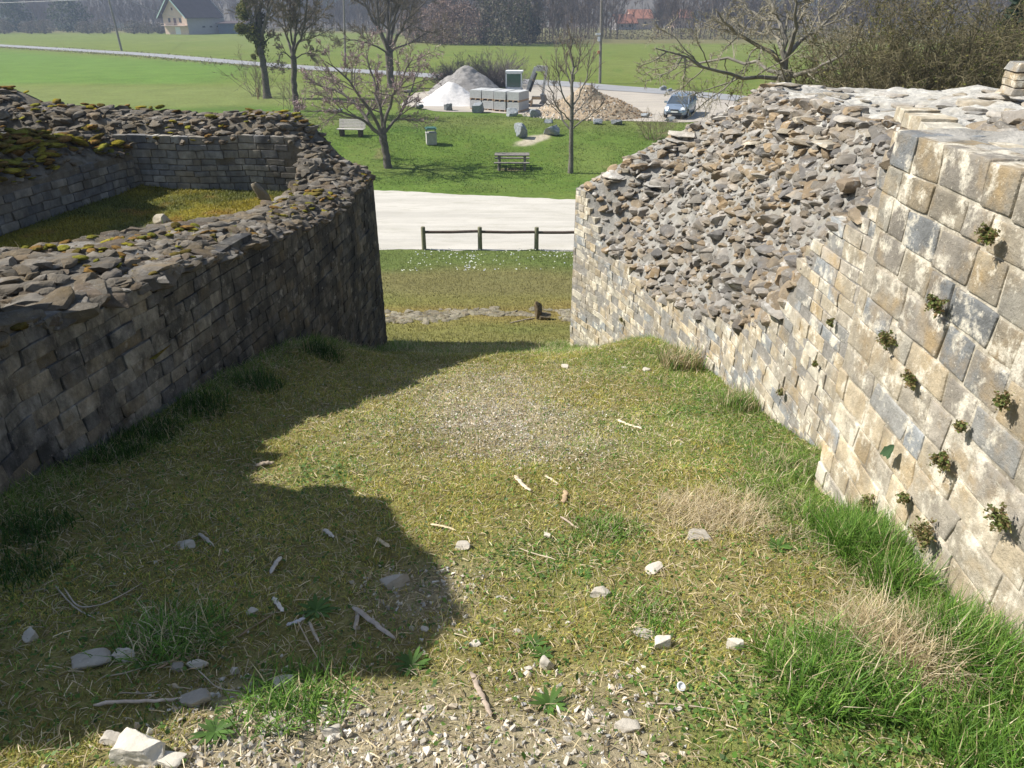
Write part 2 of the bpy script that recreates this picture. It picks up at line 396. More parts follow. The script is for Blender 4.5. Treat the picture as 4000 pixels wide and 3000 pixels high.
def road_y(x): o = np.argsort(RDC[:, 0]); return np.interp(x, RDC[o, 0], RDC[o, 1])
pn = np.array([hit(x, y)[:2] for x, y in ((1560, 412), (1700, 435), (1900, 440), (2150, 452), (2350, 470), (2700, 478), (3100, 470))])
pf = np.array([hit(x, y)[:2] for x, y in ((1560, 372), (1700, 355), (2000, 345))])
def park_far(x): return np.where(x < pf[-1, 0], np.interp(x, pf[:, 0], pf[:, 1]), road_y(x) - 1.9 - .3)
sheet('gravel_car_park', M_PARK, pn[0, 0], 48, lambda x: np.interp(x, pn[:, 0], pn[:, 1]), park_far, .25, 50, .02, (.5, .5, .45), .35, .6)
# hills rising behind the fields
def hz(x, y): p = np.c_[x, y]; return -7.2 + sstep(330, 1000, y) * (95 + 30 * noise(p, .0035, 3, 3)) + noise(p, .02, 5, 2) * 3 * sstep(330, 450, y)
def hc(x, y): p = np.c_[x, y]; return lerp(np.tile(np.array([.12, .10, .075]), (len(x), 1)), (.03, .05, .035), sstep(0, .4, noise(p, .012, 9, 4)))
mh = MB(); V, Fc, C = grid_mesh(np.linspace(-1100, 1100, 160), np.linspace(325, 1300, 110), hz, hc); mh.add(V, Fc, C)
struct(mh.build('hills', colmat('hillside', var=.3, scale=.3), smooth=True))

# ---------------------------------------------------------------- stones: prototypes
def ico(sub):
    b = bmesh.new(); bmesh.ops.create_icosphere(b, subdivisions=sub, radius=1)
    V = np.array([v.co[:] for v in b.verts]); Fc = np.array([[v.index for v in f.verts] for f in b.faces]); b.free(); return V, Fc
def rock(sub, seed, cuts=9, rough=.1, flat=.0):
    r = np.random.default_rng(seed); V, Fc = ico(sub); V = V / (np.abs(V) ** 5).sum(1, keepdims=True) ** .2
    if flat: sk = r.uniform(-.35, .35, 2); V[:, 0] += V[:, 1] * sk[0]; V[:, 1] += V[:, 2] * sk[1]
    for _ in range(cuts):
        n = r.normal(size=3); n[2] *= (.55 if r.random() < .7 else 2.5); n /= np.linalg.norm(n); d = r.uniform(.45, .92)
        k = V @ n; o = k > d; V[o] -= np.outer(k[o] - d, n)
    V = V * (1 + rough * .5 * noise(V, 1.6, seed, 3)[:, None]) + rough * .3 * np.stack([noise(V, 4, seed + i, 2) for i in (1, 2, 3)], 1)
    V /= np.abs(V).max(0); return V, Fc
ROCK3 = [rock(3, 100 + i, 8, .13, .8) for i in range(14)]
ROCK2 = [rock(2, 200 + i, 7, .11, .8) for i in range(14)]
def hull(seed, n=11):
    r = np.random.default_rng(seed); P = r.normal(size=(n, 3)); P /= np.linalg.norm(P, axis=1, keepdims=True); P *= r.uniform(.75, 1, (n, 1)); b = bmesh.new()
    for p in P: b.verts.new(p)
    bmesh.ops.convex_hull(b, input=b.verts); b.verts.index_update(); V = np.array([v.co[:] for v in b.verts]); bmesh.ops.triangulate(b, faces=b.faces)
    Fc = np.array([[v.index for v in f.verts] for f in b.faces]); b.free(); return V / np.abs(V).max(0), Fc
ROCK1 = [hull(300 + i, 7 + i % 3) for i in range(12)]
def cube(seg, ex=7):
    V = []; Fc = []; t = np.array([-1, -.955, -.78, -.3, .3, .78, .955, 1]); seg = len(t) - 1
    for ax in range(3):
        for s in (-1, 1):
            b = len(V)
            for i in t:
                for j in t:
                    q = [0, 0, 0]; q[ax] = s; q[(ax + 1) % 3] = i; q[(ax + 2) % 3] = j; V.append(q)
            for i in range(seg):
                for j in range(seg):
                    a = b + i * (seg + 1) + j; f = [a, a + seg + 1, a + seg + 2, a + 1]
                    Fc.append(f if s > 0 else f[::-1])
    V = np.array(V, float); n = (np.abs(V) ** ex).sum(1) ** (1 / ex); V = V / n[:, None]
    k = np.round(V, 5); u, inv = np.unique(k, axis=0, return_inverse=True); inv = inv.ravel()
    return u, inv[np.array(Fc)]
CUBE = cube(7, 40)
def jit(V, amp, sc, seed):
    return V + amp * np.stack([noise(V, sc, seed + i * 7, 3) for i in range(3)], 1)

def path_pts(P):
    P = np.array(P, float); d = np.r_[0, np.cumsum(np.linalg.norm(np.diff(P, axis=0), axis=1))]
    def at(s): return np.c_[np.interp(s, d, P[:, 0]), np.interp(s, d, P[:, 1])]
    return at, d[-1], d
def facing(mb, P, zlo, ztop, palette, flip, ch=.105, bl=.21, proud=.02, depth=.1, joint=.012, seed=1, rnd=.10, proto=CUBE, gaps=.0, holes=(), rough=.006, wave=.03, shade=None, jt=(.012, .0035)):
    """coursed small blocks along a path; ztop(s) cuts the courses off; flip=+1 when the face looks to the right of the path direction"""
    r = np.random.default_rng(seed); at, L, _ = path_pts(P)
    Ms, Ts, Cs = [], [], []
    z = zlo; row = 0
    while z < 3:
        h = ch * r.uniform(.82, 1.2); s = -r.uniform(0, bl)
        while s < L:
            l = bl * r.uniform(.6, 1.55); a, b = max(s, 0), min(s + l, L); s += l
            if b - a < bl * .3: continue
            m = (a + b) / 2
            if z + h * .5 > ztop(m) + r.uniform(-.03, .03): continue
            if r.random() < gaps: continue
            if any(abs(m - q[0]) < q[2] and abs(z + h / 2 - q[1]) < h * .6 for q in holes): continue
            p0, p1 = at(np.array([max(m - .04, 0)]))[0], at(np.array([min(m + .04, L)]))[0]
            if m < .04: p0 = at(np.array([0.]))[0]
            t = (p1 - p0) / (np.linalg.norm(p1 - p0) + 1e-9); n = np.array([t[1], -t[0]]) * flip
            c = at(np.array([m]))[0]; pr = proud + r.normal() * rough; wav = wave * (noise(np.array([[m * 1.1, z * .6]]), 1, seed)[0])
            X = np.array([t[0], t[1], r.normal() * .015]) * (b - a - joint) / 2
            Y = np.array([-t[1], t[0], 0]) * depth / 2
            Z = np.array([0, 0, 1.]) * (h - joint) / 2 + X * r.normal() * rnd * .5
            Ms.append(np.stack([X, Y, Z], 1)); Ts.append([*(c + n * (pr - depth / 2)), z + h / 2 + wav])
            col = np.array(palette[r.integers(len(palette))]) * r.uniform(.8, 1.2)
            if shade: col = col * shade(m, z)
            Cs.append(col)
        z += h; row += 1
    V0, F0 = proto; k = len(Ts); M, T, C = np.array(Ms), np.array(Ts), np.array(Cs)
    V = (np.einsum('kij,nj->kni', M, V0) + T[:, None]).reshape(-1, 3)
    V = jit(V, jt[0], 6, seed); V = jit(V, jt[1], 30, seed + 3)
    Fk = (F0[None] + (np.arange(k) * len(V0))[:, None, None]).reshape(-1, 4)
    mb.add(V, Fk, np.repeat(C, len(V0), 0)); return k

def core(mb, P, Q, H, zb, ns, nw, col, amp=.02, sc=6):
    """solid wall body between face line P and back line Q with top height H(s,w)"""
    pa, L, dp = path_pts(P); qa, LQ, dq = path_pts(Q)
    S = np.linspace(0, 1, ns); W = np.linspace(0, 1, nw)
    PP, QQ = pa(S * L), qa(S * LQ)
    XY = PP[None] + (QQ - PP)[None] * W[:, None, None]
    Sm, Wm = np.meshgrid(S, W); z = H(Sm, Wm)
    V = np.c_[XY.reshape(-1, 2), z.ravel()]
    V[:, 2] += amp * noise(V[:, :2], sc, 11, 4); 
    tc = col(V) if callable(col) else col
    if callable(col): col = (.3, .28, .25)
    i = np.arange(ns * nw).reshape(nw, ns)
    mb.add(V, np.stack([i[:-1, :-1], i[:-1, 1:], i[1:, 1:], i[1:, :-1]], -1).reshape(-1, 4), tc)
    loop = np.r_[i[0, :], i[1:, -1], i[-1, -2::-1], i[-2:0:-1, 0]]
    top = V[loop]; bot = top.copy(); bot[:, 2] = zb; n = len(loop); j = np.arange(n); k = (j + 1) % n
    mb.add(np.r_[top, bot], np.stack([j, n + j, n + k, k], -1), col)
    def surf(s, w):
        p, q = pa(s * L), qa(s * LQ); xy = p + (q - p) * w[:, None]
        return np.c_[xy, H(s, w) + amp * noise(xy, sc, 11, 4)]
    return surf, L, dp / L

def scatter(mb, surf, n, size, palette, seed, srange=(0, 1), wrange=(0, 1), flatness=(.35, .6), tilt=.18, embed=.15, protos=ROCK2, wpow=1.0, keep=None, szf=None, orient=None):
    r = np.random.default_rng(seed); s = r.uniform(*srange, n); w_ = wrange[0] + (wrange[1] - wrange[0]) * r.random(n) ** wpow
    P = surf(s, w_); sz = size[0] + (size[1] - size[0]) * r.random(n) ** 1.8
    if szf is not None: sz = sz * szf(P)
    if keep is not None: k = keep(P, s, w_, r); P, sz, s, w_ = P[k], sz[k], s[k], w_[k]; n = len(sz)
    rz = r.uniform(0, 6.28, n) if orient is None else orient + r.normal(size=n) * .35
    M = rotm(r.normal(size=n) * tilt, r.normal(size=n) * tilt, rz)
    fl = r.uniform(*flatness, n); D = np.stack([sz * .5, sz * .5 * r.uniform(.55, .9, n), sz * .5 * fl], 1)
    M = M * D[:, None, :]
    P = P + np.array([0, 0, 1]) * (D[:, 2] * (1 - 2 * embed))[:, None] * .6
    pal = np.array(palette); C = pal[r.integers(len(pal), size=n)] * r.uniform(.75, 1.25, n)[:, None]
    which = r.integers(len(protos), size=n)
    for q, (V0, F0) in enumerate(protos):
        k = which == q
        if k.any(): mb.inst(V0, F0, M[k], P[k], C[k])
# ---------------------------------------------------------------- the ruined walls
M_RFACE = stone('sunny_limestone', lichen=(.80, .73, .59), lich_t=.52, warm=(.46, .31, .13), warm_amt=.6, dark=(.15, .145, .135), dark_amt=.4, bmp=.020, dscale=2.4)
M_RRUB = stone('rubble_limestone', lichen=(.58, .56, .52), lich_t=.57, warm=(.33, .22, .10), warm_amt=.35, dark=(.12, .115, .11), dark_amt=.4, bmp=.02)
M_MORT = stone('lime_mortar', lichen=(.50, .48, .44), lich_t=.60, warm=(.36, .30, .2), warm_amt=.25, bmp=.03, var=.35)
M_JOINT = stone('joint_mortar', lichen=(.72, .66, .54), lich_t=.48, warm=(.36, .27, .15), warm_amt=.4, dark=(.10, .08, .06), dark_amt=.55, bmp=.02, var=.4, dscale=4)
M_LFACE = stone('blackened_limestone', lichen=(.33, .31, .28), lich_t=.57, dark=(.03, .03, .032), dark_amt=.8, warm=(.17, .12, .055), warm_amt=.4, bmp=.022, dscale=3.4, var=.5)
M_LTOP = stone('mossy_slab', lichen=(.36, .34, .31), lich_t=.60, dark=(.05, .045, .035), dark_amt=.35, warm=(.24, .17, .08), warm_amt=.5, bmp=.035)
M_MOSS = colmat('moss', var=.45, scale=30, bmp=.02, rough=1, spec=.0, bscale=120)
WARM = [(.45, .39, .29), (.48, .41, .30), (.54, .49, .39), (.39, .345, .28), (.42, .37, .29), (.47, .385, .26), (.30, .29, .265), (.30, .31, .31)]
GREY = [(.29, .26, .22), (.34, .305, .26), (.24, .22, .19), (.35, .30, .23), (.30, .24, .165), (.20, .19, .18), (.38, .36, .33), (.33, .25, .16), (.29, .27, .24)]
GREY = [tuple(v * k for v, k in zip(c, (.90, .88, .85))) for c in GREY]
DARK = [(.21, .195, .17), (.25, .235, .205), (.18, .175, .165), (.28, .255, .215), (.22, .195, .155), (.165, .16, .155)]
SLAB = [(.19, .165, .13), (.225, .195, .155), (.16, .14, .115), (.20, .16, .11), (.25, .225, .19), (.16, .125, .09)]

# --- right wall: near block with large coursed stones, then small coursing broken down to the rubble core
wr = thing('passage_wall', 'sunlit stone wall on the right of the passage, pale coursed blocks below broken rubble', 'wall', (2, 6, -4))
wr_off = Vector(wr.location)
def under(o, root):
    o.parent = root; o.matrix_parent_inverse = Matrix.Translation(-root.location); return o
def Rtop(y):
    return np.interp(y, [3.6, 4.3, 4.5, 5.0, 5.5, 6.0, 6.8, 8.66, 10.2, 10.5, 10.75, 11.0], [-.52, -.66, -1.05, -1.4, -2.15, -2.55, -2.80, -3.28, -3.05, -2.75, -2.36, -2.34])
RP = [(2.22, 3.72)] + R_FACE[1:]
RQ = [(8.5, 3.0), (8.8, 5.0), (8.6, 7.0), (7.6, 8.9), (5.6, 10.3), (3.8, 11.0)]
patR, LR, dR = path_pts(RP)
def Hright(S, W):
    xy = patR(S.ravel() * LR); y = xy[:, 1].reshape(S.shape)
    pa, qa = path_pts(RP), path_pts(RQ)
    Lx = np.linalg.norm(qa[0](S.ravel() * qa[1]) - xy, axis=1).reshape(S.shape)
    d = W * Lx
    wd = np.interp(y, [3.7, 4.4, 5, 6.8, 9, 10.2, 11], [.5, .7, .85, 1.05, 1.5, 2.1, 2.9])
    t0 = Rtop(y); q = np.clip(d / wd, 0, 1)
    P_ = -.84 + .05 * np.sin(d * 1.7) - .02 * d + .13 * noise(np.c_[d.ravel(), y.ravel()], .9, 4, 3).reshape(y.shape)
    P_ = P_ + .34 * np.exp(-((y - 4.2) / .8) ** 2) * np.exp(-(d / 1.6) ** 2)
    e = np.interp(y, [3.7, 7, 9, 11], [1.0, 1.25, 1.2, 1.05])
    return t0 - .05 + (P_ - t0) * (1 - (1 - q) ** e) + .05 * q * (1 - q) * 4 * noise(np.c_[d.ravel() * 1.5, y.ravel()], 1.8, 14, 3).reshape(y.shape)
mc = MB()
surfR, _, _ = core(mc, RP, RQ, Hright, -6.5, 260, 260, lambda V: lerp(np.tile(np.array([.29, .275, .245]), (len(V), 1)), (.50, .475, .42), sstep(-1.15, -.9, V[:, 2] + .1 * noise(V, 2, 5, 2))), .05, 5)
under(mc.build('mortar_core', M_MORT, smooth=False), wr)
mf = MB()
facing(mf, [(p[0], p[1]) for p in RP], -6.0, lambda s: float(Rtop(patR(np.array([s]))[0, 1])), WARM, 1 if 0 else -1, ch=.105, bl=.20, seed=5, gaps=.008, joint=.009, proud=.005, rough=.0045, jt=(.008, .003))
under(mf.build('small_block_facing', M_RFACE, sharp=40), wr)
# near block: bigger stones, standing a little forward
mn = MB()
wear = lambda s, z: .68 + .52 * float(sstep(-1.1, -1.9, z))
NP = [(1.83, .2), (1.83, 1.7), (1.88, 3.67), (2.26, 3.70)]
facing(mn, NP[:3], -3.4, lambda s: -.5, WARM, -1, ch=.155, bl=.245, seed=9, joint=.012, depth=.2, rnd=.08, gaps=.0, proud=.008, rough=.003, wave=.05, jt=(.005, .003), shade=wear)
facing(mn, NP[2:], -3.6, lambda s: -.5, WARM, -1, ch=.135, bl=.22, seed=9, joint=.010, depth=.2, proud=.003, rough=.003, wave=.04)
under(mn.build('large_block_facing', M_RFACE, sharp=40), wr)
mj = MB(); core(mj, [(1.829, .2), (1.829, 1.7), (1.879, 3.66)], [(2.1, .2), (2.1, 1.7), (2.1, 3.655)], lambda S, W: -.60 + 0 * W, -4, 60, 4, (.46, .41, .32)); under(mj.build('joint_mortar', M_JOINT), wr)
mnc = MB()
def Hn(S, W): return -.53 + .10 * W + .04 * noise(np.c_[S.ravel() * 3, W.ravel() * 3], 2, 3, 3).reshape(S.shape) + .10 * sstep(.25, .3, W)
core(mnc, [(1.85, .2), (1.85, 1.7), (1.9, 3.65)], [(6, .2), (6, 1.7), (6, 3.65)], Hn, -4, 120, 120, (.40, .375, .33), .03, 6)
under(mnc.build('near_core', M_MORT), wr)
mt = MB()   # second tier of squared stones on top, beside the corner
facing(mt, [(2.12, 3.0), (2.18, 3.8), (2.36, 4.7)], -.62, lambda s: -.51, WARM, -1, ch=.11, bl=.26, seed=29, joint=.015, depth=.2, proud=.0)
facing(mt, [(5.5, 8.5), (6.9, 8.1)], -.86, lambda s: -.56 + .06 * s, WARM, 1, ch=.085, bl=.42, seed=33, depth=.45)
under(mt.build('upper_course', M_RFACE, sharp=40), wr)
# rubble
mr = MB()
yy = lambda P: P[:, 1]
def slopekeep(P, s, w_, r):
    return (P[:, 2] < -.80)
wq = lambda: None
def scatter_slope(n, size, seed, protos, **k):
    r = np.random.default_rng(seed)
    s = r.uniform(.03, 1, n); y = patR(s * LR)[:, 1]
    wd = np.interp(y, [3.7, 4.4, 5, 6.8, 9, 10.2, 11], [.5, .7, .85, 1.05, 1.5, 2.1, 2.9])
    qa = path_pts(RQ); Lx = np.linalg.norm(qa[0](s * qa[1]) - patR(s * LR), axis=1)
    w_ = r.uniform(.02, 1.05, n) * wd / Lx
    sub = lambda a, b: surfR(s, w_)
    scatter(mr, sub, n, size, GREY, seed + 1, protos=protos, **k)
scatter_slope(1500, (.13, .36), 41, ROCK3, flatness=(.28, .5), tilt=.09, embed=.9, orient=1.4)
scatter_slope(1700, (.07, .18), 43, ROCK2, flatness=(.3, .5), tilt=.12, embed=.9, orient=1.4)
scatter_slope(900, (.03, .07), 45, ROCK1, flatness=(.5, .8), tilt=.4, embed=.3)
scatter(mr, surfR, 200, (.15, .5), [(.42, .38, .32), (.38, .33, .25), (.45, .42, .37)], 47, wrange=(.12, .9), flatness=(.12, .25), tilt=.06, embed=.55, protos=ROCK3)
under(mr.build('rubble_core', M_RRUB, sharp=28), wr)

# --- left wall
wl = thing('passage_wall', 'shaded blackened stone wall on the left of the passage with mossy slabs on top', 'wall', (-3, 7, -4))
wl['group'] = 'walls of the passage'; wr['group'] = 'walls of the passage'
def Ltop(y): return np.interp(y, [1.2, 2.5, 3.9, 4.9, 6.0, 7.3, 8.5, 9.8, 11], [-1.5, -1.6, -1.72, -1.76, -1.90, -2.02, -2.2, -2.22, -2.2])
patL, LL, dL = path_pts(L_FACE)
LQ_ = [(-6.2, 1.2), (-6.0, 2.9), (-5.6, 4.6), (-4.5, 6.05), (-3.75, 7.4), (-3.15, 9.0), (-3.0, 11.0)]
def Hleft(S, W):
    y = patL(S.ravel() * LL)[:, 1].reshape(S.shape)
    return Ltop(y) - .05 + .10 * np.sin(np.pi * np.clip(W, 0, 1)) + .05 * noise(np.c_[(S * 9).ravel(), (W * 3).ravel()], 1.2, 8, 3).reshape(S.shape) + sstep(9.9, 10.9, y) * sstep(.3, 1, W) * .35
ml = MB(); surfL, _, _ = core(ml, [(a - .02, b) for a, b in L_FACE], LQ_, Hleft, -6.5, 300, 110, (.20, .175, .14), .03, 5)
under(ml.build('mortar_core', M_LTOP), wl)
ml = MB()
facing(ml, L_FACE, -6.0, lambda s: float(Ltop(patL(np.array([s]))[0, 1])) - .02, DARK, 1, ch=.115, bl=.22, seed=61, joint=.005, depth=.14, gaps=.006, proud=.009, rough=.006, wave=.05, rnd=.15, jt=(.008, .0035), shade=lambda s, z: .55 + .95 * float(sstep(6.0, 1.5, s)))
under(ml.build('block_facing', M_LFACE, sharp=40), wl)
ml = MB()
szf = lambda P: np.interp(P[:, 1], [3, 5, 8, 11], [1.0, .95, .8, .62])
scatter(ml, surfL, 820, (.16, .5), SLAB, 63, flatness=(.16, .28), tilt=.07, embed=.5, protos=ROCK3, szf=szf)
scatter(ml, surfL, 900, (.10, .26), SLAB, 65, srange=(.35, 1), flatness=(.25, .5), tilt=.14, embed=.15, protos=ROCK2)
scatter(ml, surfL, 700, (.10, .22), SLAB, 66, srange=(.45, 1), wrange=(0, .35), flatness=(.3, .5), tilt=.16, embed=.05, protos=ROCK2)
scatter(ml, surfL, 200, (.10, .28), SLAB, 68, srange=(.88, 1), wrange=(.2, 1), flatness=(.3, .5), tilt=.2, embed=-.1, protos=ROCK2)
scatter(ml, surfL, 1500, (.02, .06), SLAB, 67, flatness=(.5, .8), tilt=.4, embed=.1, protos=ROCK1)
# ragged slab edge hanging over the face
scatter(ml, surfL, 170, (.2, .42), SLAB, 69, srange=(.0, .62), wrange=(.0, .07), flatness=(.28, .45), tilt=.1, embed=.35, protos=ROCK3, szf=szf)
under(ml.build('capping_slabs', M_LTOP, sharp=28), wl)
# taller unseen stub beside the camera, added and shaped to throw the near shadow
ms = MB()
SP = [(-3.4, 1.62), (-3.4, 4.45)]; SQ = [(-4.6, 1.62), (-4.6, 4.45)]
_sz = lambda y: np.interp(y, [1.62, 1.7, 1.8, 2.03, 2.17, 2.53, 2.95, 3.37, 3.74, 3.84, 4.45, 4.8], [-.4, -.1, .25, .68, .9, 1.04, .78, .42, .16, -.88, -.95, -1.35])
def Hs(S, W): return _sz(1.62 + 2.83 * S) + 0 * W
core(ms, SP, SQ, Hs, -3.4, 90, 12, (.2, .18, .15), .05, 3)
facing(ms, SP, -3.2, lambda s: float(_sz(1.62 + s)) - .03, DARK, 1, ch=.14, bl=.28, seed=71, depth=.2)
under(ms.build('unseen_stub', M_LTOP), wl)

# --- chamber walls
def chamber(name, label, P, Q, H, top, seed, n1, loc, holes=(), ch=.10):
    t = thing(name, label, 'wall', loc, group='walls of the chamber')
    m = MB(); sf, _, _ = core(m, P, Q, H, -7.6, 200, 50, (.2, .175, .14), .04, 4)
    under(m.build('mortar_core', M_LTOP), t)
    m = MB(); facing(m, P, -3.0, top, [tuple(v * 1.35 for v in c) for c in DARK], 1, ch=ch, bl=.2, seed=seed, joint=.012, depth=.12, holes=holes, rnd=.03)
    under(m.build('block_facing', M_LFACE2, sharp=40), t)
    m = MB()
    scatter(m, sf, n1, (.12, .32), SLAB, seed + 2, flatness=(.22, .4), tilt=.10, embed=.35, protos=ROCK2)
    scatter(m, sf, n1, (.08, .2), SLAB, seed + 4, wrange=(0, .5), flatness=(.3, .5), tilt=.14, embed=.2, protos=ROCK2)
    scatter(m, sf, n1, (.03, .08), SLAB, seed + 5, flatness=(.4, .8), tilt=.3, embed=.1, protos=ROCK1)
    under(m.build('rubble_top', M_LTOP, sharp=28), t)
    return t, sf
M_LFACE2 = stone('chamber_limestone', lichen=(.36, .33, .29), lich_t=.66, dark=(.045, .045, .05), dark_amt=.6, warm=(.22, .16, .08), warm_amt=.4, bmp=.012, dscale=1.1)
BP = [(-9.2, 11.15), (-5.6, 11.0), (-3.9, 10.95), (-3.05, 10.8), (-2.6, 10.75), (-2.14, 10.85)]
BQ = [(-9.2, 12.4), (-6.2, 12.3), (-4.4, 12.15), (-3.45, 11.95), (-2.7, 11.5), (-2.1, 11.03)]
patB, LB, dB = path_pts(BP)
def Hback(S, W):
    x = patB(S.ravel() * LB)[:, 0].reshape(S.shape)
    hi = np.interp(x, [-9.2, -8.0, -7.6, -6.5, -5.4, -4.2, -3.6, -3.3, -2.8, -2.1], [-1.12, -1.14, -1.34, -1.40, -1.48, -1.44, -1.42, -1.6, -2.0, -2.24])
    lo = np.minimum(hi - .02, -1.72)
    return lo + (hi - lo) * sstep(.0, .28, W) + .04 * noise(np.c_[x.ravel(), W.ravel()], 2, 3, 3).reshape(x.shape)
bw, surfB = chamber('chamber_back_wall', 'low stone wall across the back of the sunken chamber with one square putlog hole', BP, BQ, Hback, lambda s: -1.66 if s < LB - 1.1 else -9, 81, 420, (-5, 11.5, -2.5), holes=((4.95, -2.02, .07),))
DP = [(-6.95, 4.5), (-6.1, 8.4), (-5.62, 11.0)]
DQ = [(-8.6, 4.5), (-7.9, 8.4), (-7.3, 11.3)]
def Hdiv(S, W): return -1.97 + .12 * S + (.62 - .34 * S) * np.sin(np.pi * np.clip(W * 1.1, 0, 1)) ** .8 + .06 * noise(np.c_[S.ravel() * 6, W.ravel() * 2], 1.5, 3, 3).reshape(S.shape)
dw, surfD = chamber('dividing_wall', 'mossy stone wall along the left side of the sunken chamber, topped with rubble', DP, DQ, Hdiv, lambda s: -1.93, 91, 300, (-6.5, 8, -2.5), holes=((3.7, -2.15, .06), (5.1, -2.15, .06)))
mx_ = MB(); core(mx_, [(-8.15, 6.2), (-8.15, 10.55)], [(-9.0, 6.2), (-9.0, 10.55)], lambda S, W: 1.15 - .5 * sstep(.9, 1, S) + 0 * W, -3, 50, 10, (.2, .175, .14), .08, 2); under(mx_.build('unseen_stub', M_LTOP), dw)  # unseen tall block left of the frame, added to shade the chamber floor
# moss cushions on the ruined tops: part of each wall
def moss(root, surf, n, seed, size=(.05, .2), **k):
    m = MB(); r = np.random.default_rng(seed)
    k.setdefault('keep', lambda P, s, w_, r: noise(P, 1.1, seed, 2) > .12)
    scatter(m, surf, n, size, [(.24, .20, .03), (.17, .16, .03), (.13, .10, .03), (.20, .12, .04)], seed, flatness=(.16, .32), tilt=.2, embed=-1.9, protos=MOSSP, **k)
    under(m.build('moss_cushion', M_MOSS, smooth=True), root)
MOSSP = [(lambda V: (V * (1 + .35 * noise(V, 4.5, i, 3))[:, None]))(ico(3)[0]) for i in range(4)]
MOSSP = [(v, ico(3)[1]) for v in MOSSP]
moss(wl, surfL, 2600, 101, (.03, .14), keep=lambda P, s, w_, r: noise(P, 1.6, 101, 3) > .05); moss(bw, surfB, 420, 103, (.05, .18)); moss(dw, surfD, 1800, 105, (.08, .26), keep=lambda P, s, w_, r: noise(P, 1.1, 7, 2) > -.15)

# chamber floor
def cfz(x, y): return -2.40 + .03 * noise(np.c_[x, y], 2, 9, 3) + .05 * np.exp(-((x + 5.6) / .3) ** 2)
def cfc(x, y):
    p = np.c_[x, y]; c = np.tile(np.array([.24, .20, .03]), (len(x), 1)); c = lerp(c, (.09, .11, .03), sstep(-.2, .3, noise(p, 1.5, 7, 3)) * .8); c = lerp(c, (.30, .17, .04), sstep(.2, .6, noise(p, 2.5, 17, 2)) * .6)
    g = np.exp(-((x + 4.15) / .7) ** 2 - ((y - 8.3) / .6) ** 2); return lerp(c, (.30, .25, .22), sstep(.25, .6, g + .2 * noise(p, 3, 8, 2)))
m = MB(); V, Fc, C = grid_mesh(np.arange(-8.5, -2.7, .05), np.arange(5, 11.2, .05), cfz, cfc); m.add(V, Fc, C)
fl = bpy.data.objects; struct(m.build('chamber_floor', M_GROUND, smooth=True))
# ---------------------------------------------------------------- trees
def rand_perp(T, r):
    a = r.normal(size=T.shape); a -= (a * T).sum(1, keepdims=True) * T; return a / (np.linalg.norm(a, axis=1, keepdims=True) + 1e-9)
def polyl(p0, d, L, n, wob, up, r):
    """N polylines of n points"""
    k = len(L); P = np.zeros((k, n, 3)); P[:, 0] = p0; d = d / np.linalg.norm(d, axis=1, keepdims=True)
    for i in range(1, n):
        d = d + r.normal(size=(k, 3)) * wob + np.array([0, 0, up]); d /= np.linalg.norm(d, axis=1, keepdims=True)
        P[:, i] = P[:, i - 1] + d * (L / (n - 1))[:, None]
    return P
def children(P, rad, levels, r):
    out = []
    for lv in levels:
        N0, n, _ = P.shape; k = lv['n']
        pi = np.repeat(np.arange(N0), k); t = r.uniform(lv.get('t0', .25), 1, N0 * k)
        f = t * (n - 1); i = np.minimum(f.astype(int), n - 2); f = f - i
        b = P[pi, i] * (1 - f)[:, None] + P[pi, i + 1] * f[:, None]; T = P[pi, i + 1] - P[pi, i]; T /= np.linalg.norm(T, axis=1, keepdims=True) + 1e-9
        plen = np.linalg.norm(np.diff(P, axis=1), axis=2).sum(1)
        br = rad[pi, i] * (1 - f) + rad[pi, i + 1] * f
        ang = R(lv['ang']) * r.uniform(.6, 1.3, len(pi))
        d = T * np.cos(ang)[:, None] + rand_perp(T, r) * np.sin(ang)[:, None]
        if lv.get('flat'): d[:, 2] *= lv['flat']
        L = plen[pi] * lv['len'] * (1 - lv.get('tip', .5) * t) * r.uniform(.6, 1.25, len(pi))
        m = lv.get('seg', 6); Pn = polyl(b, d, L, m, lv.get('wob', .15), lv.get('up', .05), r)
        r0 = np.maximum(br * lv.get('rr', .62), lv.get('rmin', .004)); rn = r0[:, None] * np.linspace(1, lv.get('end', .35), m)[None]
        out.append((Pn, rn)); P, rad = Pn, rn
    return out
